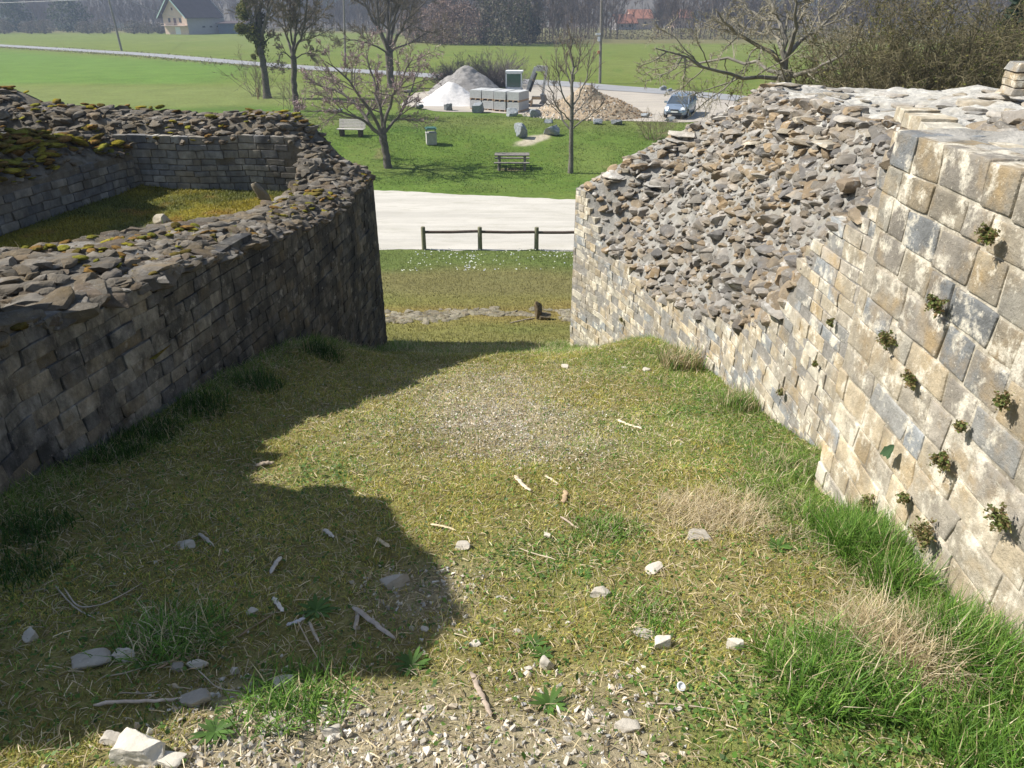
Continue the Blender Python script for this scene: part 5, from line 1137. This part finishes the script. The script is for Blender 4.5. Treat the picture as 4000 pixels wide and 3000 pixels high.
# single stones: (x, y, width px) in the 2212 view
ST = [(405, 1182, 50, .35, 'pale ragged stone in the shaded moss', 1), (855, 1263, 60, .55, 'pyramid-shaped grey stone at the edge of the shadow', .8), (1302, 1286, 52, .5, 'oval pale grey stone in the sunny grass', 1), (1001, 1183, 34, .6, 'small grey stone above the pyramid-shaped stone', .9), (1413, 1232, 44, .35, 'small white stone in the sunlit dry grass', 1.2), (1184, 1160, 22, .8, 'tiny white stone beside the wood chips', 1.2),
      (190, 1432, 78, .4, 'flat buff stone in the shade at the left', .8), (270, 1424, 48, .5, 'white wedge-shaped stone right of the flat buff stone', 1.2), (65, 1381, 34, 1.1, 'upright white stone slab at the far left', 1.1), (428, 1438, 34, .5, 'pale stone between twigs in the shade', 1.1), (545, 1324, 24, .6, 'small white stone above the shaded weeds', 1.1), (510, 1452, 22, .8, 'pale shard beneath the shaded weeds', 1),
      (315, 1634, 105, .62, 'large white limestone block at the bottom left', 1.25), (368, 1650, 55, .5, 'white stone touching the large limestone block', 1.25), (717, 1588, 40, .7, 'rounded buff stone in the loose gravel', .95), (1354, 1580, 50, .6, 'squarish buff stone at the right of the gravel', .95), (1433, 1398, 40, .9, 'white angular stone beside the flat tan stone', 1.25), (1390, 1376, 60, .25, 'flat tan stone beside the white angular stone', .8), (1184, 1440, 34, 1., 'buff stone standing in the weeds', .9), (1588, 1400, 34, .9, 'white stone among tufts at the right', 1.25), (1025, 1395, 26, .5, 'small white stone in the sunny clover', 1.2), (1120, 1443 - 78, 24, .5, 'small stone near the shadow edge', 1.), (245, 1602, 40, .5, 'grey stone with one flat face near the bottom left', 1.0), (1463, 1536, 22, .7, 'small buff pebble right of the plantain', 1.1), (1517, 1163, 64, .2, 'flat tan stone half buried in dry grass', .75), (920, 1330 + 32, 20, .7, 'small white pebble under the stick', 1.1),
      (612, 1480, 40, .5, 'pale stone in the shade above the gravel', 1.), (380, 1446, 28, .5, 'mossy stone left of the twigs', .6), (1222, 795, 22, .5, 'pale stone on the crest of the passage', 1.1), (1395, 800, 22, .4, 'pale chip on the crest near the right wall', 1.1), (1350, 795, 16, .4, 'smaller pale chip on the crest', 1.1), (420, 1512, 56, .45, 'brown stone at the end of the long bleached stick', .7), (930, 1540, 34, .6, 'pale stone at the far edge of the gravel', 1.05), (588, 1555, 50, .35, 'tan flat stone at the far edge of the gravel', .85), (1140, 1450, 18, .6, 'chip left of the buff stone', 1.1)]
for i, (x, y, wpx, hr, lb, br) in enumerate(ST):
    p = np.array(hit(x * 1.8084, y * 1.8084)); wd = wpx * 1.8084 / F * np.linalg.norm(p)
    V, Fc = rock(4, 900 + i * 3, 7, .22, .2); D = np.array([wd * .52, wd * .36, max(wd * hr * .42, .012)]); a = random.uniform(-.5, .5); ca, sa = math.cos(a), math.sin(a); V = V * D; V = np.c_[V[:, 0] * ca - V[:, 1] * sa, V[:, 0] * sa + V[:, 1] * ca, V[:, 2] + D[2] * .55]
    m = MB(); m.add(V, Fc, np.minimum(np.array((.50, .45, .37)) * br, .62)); tag(m.build('stone', M_PEB, loc=tuple(p), sharp=30), lb, 'stone', 'loose stones on the passage floor')
# chamber stone and fallen slab
m = MB(); V, Fc = rock(4, 990, 8, .1); m.add(V * [.10, .08, .06], Fc, (.42, .37, .28)); p = V2(342, 443, 9.0); tag(m.build('stone', M_PEB, loc=(p[0], p[1], -2.34)), 'rounded buff stone lying on the chamber floor', 'stone')
m = MB(); V, Fc = rock(4, 991, 9, .1); m.add(V * [.07, .08, .17] @ np.array(Matrix.Rotation(R(25), 3, 'Y')), Fc, (.34, .29, .21)); p = V2(566, 420, 9.9); tag(m.build('leaning_slab', M_LTOP, loc=(p[0], p[1], -2.2)), 'slab of stone leaning against the corner of the sunken chamber', 'stone')
# sticks: bleached, curved or straight splinters
M_STICK = colmat('dead_wood', rough=.85, var=.3, scale=25, bmp=.003)
SK = [([(205, 1530), (260, 1524), (330, 1522), (405, 1512)], 7, (.55, .45, .36), 'long bleached stick in the shade near the bottom left', 'r'), ([(515, 1384), (560, 1352), (603, 1322)], 4, (.25, .19, .12), 'dark straight stick slanting up right in the shade', 'r'), ([(762, 1318), (810, 1352), (855, 1388)], 11, (.40, .34, .28), 'broad weathered splinter slanting down right at the shadow edge', 'f'), ([(775, 1322), (768, 1368)], 9, (.36, .30, .24), 'short splinter crossing the broad weathered one', 'f'),
      ([(1018, 1458), (1040, 1508), (1062, 1556)], 11, (.38, .30, .23), 'flat brown splinter beside the gravel, steep', 'f'), ([(608, 1207), (585, 1245)], 10, (.5, .45, .38), 'short pale lath in the shaded moss', 'f'), ([(1112, 1033), (1128, 1052), (1146, 1065)], 9, (.62, .52, .38), 'bent pale bark strip on the sunny moss', 'f'), ([(1177, 1033), (1208, 1050)], 6, (.6, .5, .34), 'short straw coloured chip right of the bark strip', 'f'), ([(1222, 1068), (1216, 1092)], 11, (.42, .30, .18), 'stubby brown wood chip', 'f'),
      ([(1335, 912), (1385, 931)], 8, (.68, .60, .44), 'pale splinter in the sun near the right wall', 'f'), ([(815, 1168), (842, 1190)], 10, (.55, .44, .28), 'thick tan chip just inside the shadow', 'f'), ([(120, 1268), (145, 1300), (175, 1328), (210, 1341)], 3, (.42, .36, .28), 'curved twig of the pair at far left', 'r'), ([(140, 1275), (170, 1322), (230, 1312), (310, 1262)], 3, (.45, .38, .3), 'long curved twig looping right in the left shade', 'r'), ([(640, 1340), (665, 1390), (700, 1450), (805, 1528)], 3, (.45, .36, .25), 'long thin twig running down to the gravel', 'r'),
      ([(345, 1500), (260, 1505)][::-1], 2.5, (.4, .33, .25), 'thin twig above the long bleached stick', 'r'), ([(592, 1298), (615, 1328)], 9, (.66, .60, .52), 'torn white splinter near the weeds', 'f'), ([(620, 1355), (660, 1345)], 9, (.55, .52, .5), 'grey broken piece of wood at the twig end', 'f'), ([(1155, 668 + 20), (1100, 700)], 3, (.5, .4, .3), 'thin stick lying on the slope beyond the passage', 'r'), ([(432, 1157), (462, 1185)], 7, (.42, .37, .3), 'grey chip above the pale ragged stone', 'f'), ([(700, 1150), (722, 1165)], 9, (.6, .54, .46), 'pale torn chip right of the mossy patch', 'f'),
      ([(1210, 1122), (1250, 1146)], 5, (.4, .32, .24), 'brown twig in the sunny moss', 'r'), ([(395, 1420), (340, 1452)], 6, (.36, .25, .15), 'reddish chip lying in the shade', 'f'), ([(1120, 1188), (1200, 1215)], 3, (.5, .42, .3), 'thin straight stalk in the sunny moss', 'r'), ([(1370, 1520), (1450, 1528), (1545, 1540)], 3.5, (.42, .34, .25), 'thin grey stick under the grass tufts', 'r'), ([(930, 1136), (985, 1150)], 6, (.58, .48, .3), 'tan chip beside the shadow corner', 'f'), ([(553, 1012), (592, 1004)], 12, (.4, .32, .23), 'dark flake of bark at the shadow tip', 'f'), ([(225, 1470), (270, 1462), (330, 1440), (420, 1420)], 2.5, (.38, .31, .23), 'thin dark twig behind the flat buff stone', 'r'), ([(430, 1455), (470, 1490), (520, 1500)], 2.5, (.42, .36, .28), 'thin bent twig in the shade', 'r'), ([(670, 1350), (690, 1395)], 6, (.4, .34, .26), 'short stick beside the broken wood', 'f')]
for i, (pts, wpx, col, lb, kd) in enumerate(SK):
    W = np.array([hit(a * 1.8084, b * 1.8084) for a, b in pts]); o = W.mean(0); dist = np.linalg.norm(o); rr_ = wpx * 1.8084 / F * dist / 2
    n = 14; s = np.linspace(0, 1, n); q = np.linspace(0, 1, len(W)); P = np.stack([np.interp(s, q, W[:, j]) for j in range(3)], 1)
    for _ in range(2): P[1:-1] = (P[:-2] + 2 * P[1:-1] + P[2:]) / 4
    P[:, 2] += .012 + rr_ * .6 + .004 * np.sin(s * 5 + i); rs = np.random.default_rng(600 + i); P += rs.normal(size=P.shape) * rr_ * .15
    V, Fq = tubes(P[None], (np.interp(s, [0, .08, .9, 1], [.45, 1, .8, .3]) * rr_)[None], 8)
    if kd == 'f': c = np.repeat(P, 8, 0); V = c + (V - c) * [1.1, 1.1, .38]
    V = jit(V, rr_ * .25, 30, i); m = MB(); m.add(V - o, Fq, col); m.f.append(np.array([[0, j + 1, j] for j in range(1, 7)])); m.f.append(np.array([[(n - 1) * 8, (n - 1) * 8 + j, (n - 1) * 8 + j + 1] for j in range(1, 7)]))
    tag(m.build('stick', M_STICK, loc=tuple(o), smooth=True), lb, 'stick', 'dead sticks and splinters')
# bottle cap
m = MB(); a = np.linspace(0, 2 * np.pi, 25); m.tube(np.c_[.013 * np.cos(a), .013 * np.sin(a), .004 * np.ones(25)], .003, 6, caps=False); m.tube([(0, 0, 0), (0, 0, .003)], .012, 16)
o = m.build('bottle_cap', M_WHITE, loc=np.array(hit(1469 * 1.8084, 1493 * 1.8084)) + [0, 0, .022]); o.rotation_euler = (.5, .3, 0); tag(o, 'small round white bottle cap lying in the grass', 'bottle cap')

# tall grass tufts along the right wall: each a thing
def tuft(x, y, n, L, spread, pal, label, name='grass_tuft', dry=0., lean=(.05, .8), wdt=(.003, .006), grp='grass tufts along the right wall', cat='grass tuft'):
    r = np.random.default_rng(int(x * 7 + y)); p = np.array(hit(x * 1.8084, y * 1.8084)); n = int(n); P = np.c_[np.clip(r.normal(size=(n, 2)), -1.7, 1.7) * spread, np.zeros(n)]; P[:, 2] = gz_micro(P[:, 0] + p[0], P[:, 1] + p[1]) - p[2] - .005
    rx = np.where(P[:, 1] + p[1] < 3.7, 1.84, poly_x(R_FACE, P[:, 1] + p[1])) - p[0] - .01; P[:, 0] = np.minimum(P[:, 0], rx - np.abs(r.normal(size=n)) * .02)
    cols = pick(pal, n, r, .3); k = r.random(n) < dry; cols[k] = pick(DRY, k.sum(), r); m = MB()
    blades(m, P, L * r.uniform(.45, 1.1, n), r.uniform(*wdt, n), r.uniform(*lean, n) ** 1.2, cols, r, curl=.7)
    tag(m.build(name, M_GRASS, loc=tuple(p)), label, cat, grp)
LUSH = [(.10, .22, .03), (.15, .28, .04), (.075, .16, .025), (.20, .32, .06)]
tuft(1860, 1190, 2200, .24, .09, LUSH, 'tall vivid green grass tuft under the large-block corner', dry=.06)
tuft(1800, 1140, 700, .18, .08, LUSH, 'green grass tuft at the step of the wall', dry=.1)
tuft(1930, 1270, 900, .22, .06, LUSH, 'narrow green tuft against the wall below the corner', dry=.1)
tuft(1800, 1465, 2600, .17, .12, LUSH, 'broad low green tuft standing out from the wall', dry=.12, lean=(.1, 1.2))
tuft(2060, 1400, 1900, .22, .09, LUSH, 'big green grass tuft by the wall at lower right', dry=.08)
tuft(1935, 1410, 2400, .22, .10, DRY, 'drooping clump of straw coloured grass between green tufts', dry=.9, lean=(.4, 1.4), wdt=(.002, .004))
tuft(2190, 1500, 900, .2, .09, LUSH, 'green tuft at the right edge of the picture', dry=.1)
tuft(2170, 1640, 1800, .16, .12, LUSH, 'lush grass in the bottom right corner', dry=.08)
tuft(1540, 1110, 1500, .16, .16, DRY, 'patch of pale dead grass left of the wall step', dry=.8, lean=(.5, 1.4), wdt=(.002, .004))
tuft(1700, 1010, 400, .10, .14, LUSH, 'thin mixed grass at the foot of the wall before the step', dry=.4)
tuft(1600, 880, 700, .22, .10, LUSH, 'tuft with dry stems halfway along the right wall', dry=.45, lean=(.05, .6), wdt=(.004, .007))
tuft(1470, 790, 500, .30, .12, LUSH, 'wispy dry tuft on the crest beside the right wall', dry=.7, lean=(.05, .7), wdt=(.006, .01))
tuft(1400, 1330, 500, .09, .09, LUSH, 'small green tuft in the sunny grass', dry=.3, lean=(.3, 1.3))
tuft(1310, 1150, 600, .10, .10, LUSH, 'green tuft left of the dead grass patch', dry=.25, lean=(.2, 1.2))
tuft(640, 1515, 600, .12, .10, LUSH, 'bright tuft between bleached stick and gravel', dry=.1, lean=(.2, 1.2), grp='grass tufts on the passage floor')
tuft(370, 1380, 1100, .14, .10, LUSH, 'round dark tuft in the middle of the left shade', dry=.25, lean=(.5, 1.4), grp='grass tufts on the passage floor')
for i, (x, y, L) in enumerate([(20, 1240, .09), (60, 1150, .10), (250, 985, .13), (330, 940, .14), (440, 880, .13), (560, 830, .14), (700, 765, .2)]):
    tuft(x, y, 520, L, .11, [(.05, .11, .02), (.07, .14, .025), (.04, .09, .015)], 'dark grass tuft along the foot of the left wall, %s' % ['nearest the camera', 'second from the camera', 'below the bulging stone', 'just past the bulging stone', 'at the middle of the wall', 'before the grassy mound', 'on the grassy mound'][i], dry=.1, grp='grass tufts along the left wall', wdt=(.004, .008))
# plantain rosettes and weeds
for i, (x, y, s, lb) in enumerate([(1188, 1525, .07, 'star-shaped plantain rosette beside the gravel'), (1172, 1478 - 60, .05, 'small rosette above the buff stone'), (683, 1322, .09, 'broad leafy weed in the shade beside the torn splinter'), (890, 1440, .07, 'bright clover clump at the shadow edge'), (1150, 1395, .06, 'leafy weed in front of the small white stone'), (1262, 1245, .05, 'leafy weed above the oval stone'), (465, 1585, .07, 'dandelion-like rosette near the bottom left'), (1330, 1270 - 70, .04, 'small weed in the sunny grass'), (1680, 1185, .08, 'ground ivy clump left of the tall green tuft')]):
    r = np.random.default_rng(800 + i); p = np.array(hit(x * 1.8084, y * 1.8084)); n = 16; m = MB()
    for j in range(n):
        a = j * 2.4; L = s * r.uniform(.6, 1.1); d = np.array([math.cos(a), math.sin(a), 0]); q = np.array([-d[1], d[0], 0]); e_ = r.uniform(.1, .6)
        pts = [d * L * t_ + np.array([0, 0, .008 + L * e_ * t_ * (1 - .5 * t_)]) for t_ in (0, .35, .7, 1)]; ww = [.002, .006, .007, .001]; V = []
        for pp, w_ in zip(pts, ww): V += [pp - q * w_ * s / .07, pp + q * w_ * s / .07]
        m.add(V, [[0, 1, 3, 2], [2, 3, 5, 4], [4, 5, 7, 6]], np.array((.09, .17, .035)) * r.uniform(.7, 1.3))
    tag(m.build('weed', M_GRASS, loc=tuple(p)), lb, 'weed', 'low weeds on the passage floor')
# plants rooted in the wall joints
def wallplant(x, y, Xw, s, n, pal, label, name='wall_plant', yw=None):
    d = ray(x * 1.8084, y * 1.8084); t_ = Xw / d[0]
    if Xw > 1.9 or Xw == 1.6:
        T = np.linspace(4, 14, 900); t_ = T[np.argmax(d[0] * T > poly_x(R_FACE, d[1] * T))]
    p = d * t_; r = np.random.default_rng(int(x + y)); sg = -1 if Xw > 0 else 1; th = thing(name, label, 'plant', (p[0] + sg * .045, p[1], p[2]), group='plants growing in the wall joints')
    dd = np.c_[sg * np.abs(r.normal(size=n)) * .6, r.normal(size=n) * .8, r.normal(size=n) * .7 - .5]; P = polyl(np.zeros((n, 3)), dd, s * (.35 + .5 * ((x * 7 + y) % 10) / 10) * r.uniform(.4, 1.1, n), 5, .25, -.08, r)
    m = MB(); V, Fq = tubes(P, np.full((n, 5), .0012), 3); m.add(V, Fq, (.22, .14, .08)); m.build('stems', M_TWIG, th)
    m = MB(); Q = np.repeat(P[:, 1:].reshape(-1, 3), 7, 0); leafy(m, Q + r.normal(size=Q.shape) * s * .06, .0075, pal, r, .6); m.build('leaves', M_LEAF, th)
STC = [(.18, .19, .06), (.26, .18, .09), (.14, .19, .05), (.22, .20, .08)]
for i, (x, y, Xw, s, lb) in enumerate([(2050, 655, 1.85, .09, 'green trailing plant left of the bluish stones'), (1940, 728, 1.88, .08, 'sparse plant in the joint below the blue block'), (1990, 815, 1.87, .09, 'brownish tuft high on the near wall'), (2065, 990, 1.85, .10, 'brown green stonecrop at mid height'), (2028, 1150, 1.85, .12, 'large brown drooping stonecrop low on the wall'), (1975, 1072, 1.86, .05, 'round green cushion beside the drooping stonecrop'), (1895, 1090, 1.87, .12, 'reddish stonecrop just above the tall grass tuft'), (2195, 865, 1.84, .09, 'stonecrop at the right edge, upper'), (2195, 1120, 1.84, .10, 'reddish stonecrop at the right edge, lower'), (2100, 920, 1.85, .07, 'small green plant at mid wall near the edge'), (1775, 785, 2.15, .06, 'moss cushion on the small-block wall'), (1700, 845, 2.16, .06, 'dark green plant in the small blocks'), (1810, 695, 2.2, .05, 'tiny dark cushion near the corner'), (2165, 500, 1.84, .08, 'pinkish dry plant near the top of the wall'), (1350, 690, 1.6, .1, 'small reddish plant at the broken facing edge'), (120, 1010, -3.0, .16, 'fern low on the shaded left wall'), (60, 1050, -3.05, .14, 'second fern at the left wall foot')]):
    wallplant(x, y, Xw, s, 26, STC if Xw > 0 else [(.05, .09, .02), (.07, .12, .03)], lb)
# broad leaf plant
d = ray(1952 * 1.8084, 962 * 1.8084); p = d * (1.85 / d[0]); m = MB(); r = np.random.default_rng(3)
for j in range(7):
    a = r.uniform(-2.6, -.4) if j else -1.5; L = .085 * r.uniform(.6, 1.2); dd = np.array([-.25, math.cos(a) * .9, math.sin(a)]); q = np.cross(dd, [1, 0, 0]); q /= np.linalg.norm(q); V = []
    for t_, w_ in ((0, .004), (.3, .012), (.55, .010), (.75, .015), (1, .002)): V += [dd * L * t_ - q * w_, dd * L * t_ + q * w_]
    m.add(V, [[i * 2, i * 2 + 1, i * 2 + 3, i * 2 + 2] for i in range(4)], np.array((.06, .11, .05)) * r.uniform(.8, 1.3))
tag(m.build('wall_plant', M_LEAF, loc=(p[0] - .045, p[1], p[2])), 'broad leaved dark green plant on the pale near wall', 'plant', 'plants growing in the wall joints')

# lawn texture beyond the passage: tussocks, daisies
r = np.random.default_rng(91)
def lawn(name, label, n, x0, x1, y0, y1, L, Wd, pal, kf=None, cat='grass'):
    x = r.uniform(x0, x1, n); y = y0 + (y1 - y0) * r.random(n)
    k = np.abs(x) < .78 * y + 1
    if kf is not None: k &= r.random(n) < kf(x, y)
    x, y = x[k], y[k]; n = len(x); m = MB(); base = ground_col(x, y); c = base * r.uniform(.7, 1.5, n)[:, None] if pal is None else pick(pal, n, r)
    blades(m, np.c_[x, y, G(x, y) - .01], r.uniform(*L, n), r.uniform(*Wd, n), r.uniform(.1, 1., n), c, r); return tag(m.build(name, M_GRASS), label, cat, kind='stuff')
tf = lambda x, y: np.polyval(fa, x) + .15; tn = lambda x, y: np.polyval(na, x) - .1
lawn('slope_grass', 'mown grass on the slope between the ruin and the fence', 90000, -6, 6, 11, 26.6, (.03, .08), (.010, .02), None, lambda x, y: (y < tn(x, y) + .1 + .2 * noise(np.c_[x, y], 1.2, 5, 2)) * 1.)
lawn('picnic_lawn', 'green lawn around the picnic table and the trees', 120000, -26, 14, 35.5, 57, (.04, .11), (.02, .045), None, lambda x, y: ((y > tf(x, y)) & (y < np.interp(x, pn[:, 0], pn[:, 1]) - .1)) * (.3 + .7 * (noise(np.c_[x, y], .6, 11, 2) > -.1)) * (np.hypot((x - PATH[0]) / 1.1, (y - PATH[1]) / 1.5) > 1))
lawn('verge_grass', 'rough dry grass verge along the country road', 120000, -110, 0, 60, 175, (.1, .3), (.08, .22), [(.25, .23, .10), (.32, .27, .14), (.19, .20, .07)], lambda x, y: np.exp(-((y - road_y(x) + 4.6) / 1.6) ** 2) + .5 * np.exp(-((y - road_y(x) - 3.4) / .8) ** 2), 'grass')
x = r.uniform(-3.5, 3.5, 900); y = r.uniform(21.4, 25.9, 900); k = r.random(900) < .12 + .5 * sstep(-.1, .4, noise(np.c_[x, y], 1.5, 8)); x, y = x[k], y[k]; n = len(x); m = MB()
s = r.uniform(.014, .028, n); P = np.c_[x, y, G(x, y) + .06]; u = np.array([1., 0, 0]) * s[:, None]; v = np.array([0, .9, .45]) * s[:, None]
V = np.stack([P + u * math.cos(a) + v * math.sin(a) for a in np.arange(6) * np.pi / 3], 1).reshape(-1, 3); m.add(V, np.arange(6 * n).reshape(n, 6), np.repeat(pick([(.8, .8, .75), (.75, .75, .6), (.6, .6, .7)], n, r, .1), 6, 0))
tag(m.build('daisies', M_GRASS), 'white daisies dotted over the grass in front of the fence', 'daisies', kind='stuff')
# remains of a low foundation on the slope beyond the passage
p0, p1 = hit(835 * 1.8084, 690 * 1.8084), hit(1232 * 1.8084, 692 * 1.8084)
fo = thing('foundation_remains', 'low flat stone foundation remains in the rusty moss beyond the passage', 'ruin', (0, p0[1], -6.3)); m = MB(); r = np.random.default_rng(14); n = 1300
x = r.uniform(-3.3, 2.2, n); y = p0[1] + .15 + r.normal(size=n) * .28 + .5 * np.exp(-((x - .1) / 1.6) ** 2); k = (noise(np.c_[x, y], 1.4, 4, 2) > -.3) & ~((np.abs(x + .25) < 1.0) & (y < p0[1] + .3)); x, y = x[k], y[k]; n = len(x)
s = r.uniform(.05, .3, n); M_ = rotm(r.normal(size=n) * .1, r.normal(size=n) * .1, r.uniform(0, 6, n)) * (np.stack([s, s * .7, s * .28], 1) / 2)[:, None, :]; w_ = r.integers(14, size=n); P = np.c_[x, y, G(x, y) - .002]; C = pick([(.28, .25, .17), (.34, .30, .22), (.24, .21, .15)], n, r, .2)
for sd_ in (x < -.25, x >= -.25):
    m = MB()
    for q in range(14):
        kk = (w_ == q) & sd_
        if kk.any(): m.inst(*ROCK2[q], M_[kk], P[kk], C[kk])
    under(m.build('foundation_stones', M_LTOP, sharp=30), fo)
b = hit(1162 * 1.8084, 690 * 1.8084); m = MB(); V, Fc = rock(3, 77, 8, .2); m.add(V * [.09, .07, .26], Fc, (.16, .12, .07)); m.add(V * [.2, .12, .1] + [.1, 0, -.1], Fc, (.2, .16, .1)); tag(m.build('upright_stone', M_LTOP, loc=(b[0], b[1], b[2] + .16)), 'dark crooked upright stone at the right end of the foundation', 'stone')
# dry stalks on the left wall top
m = MB(); n = 500; s_, w_ = r.uniform(0, 1, n), r.uniform(0, .9, n); P = surfL(s_, w_); k = noise(P, 1.6, 9, 2) > .1; P = P[k]; n = len(P)
blades(m, P, r.uniform(.06, .17, n), r.uniform(.003, .006, n), r.uniform(.1, 1.2, n), pick(DRY + GREENS, n, r), r); under(m.build('dry_grass', M_GRASS), wl)

# ---------------------------------------------------------------- haze
m = MB(); m.box((0, 560, 70), (2600, 1500, 160)); hz_ = m.build('haze', None or bpy.data.materials.new('haze_air')); hz_['kind'] = 'stuff'; hz_['label'] = 'thin blue spring haze over the valley'; hz_['category'] = 'haze'
hm_ = bpy.data.materials['haze_air']; hm_.use_nodes = True; t = hm_.node_tree; t.nodes.clear(); pv = t.nodes.new('ShaderNodeVolumePrincipled'); ou = t.nodes.new('ShaderNodeOutputMaterial'); t.links.new(pv.outputs[0], ou.inputs['Volume'])
pv.inputs['Color'].default_value = (.62, .76, 1.0, 1); pv.inputs['Density'].default_value = .00065; pv.inputs['Anisotropy'].default_value = .2
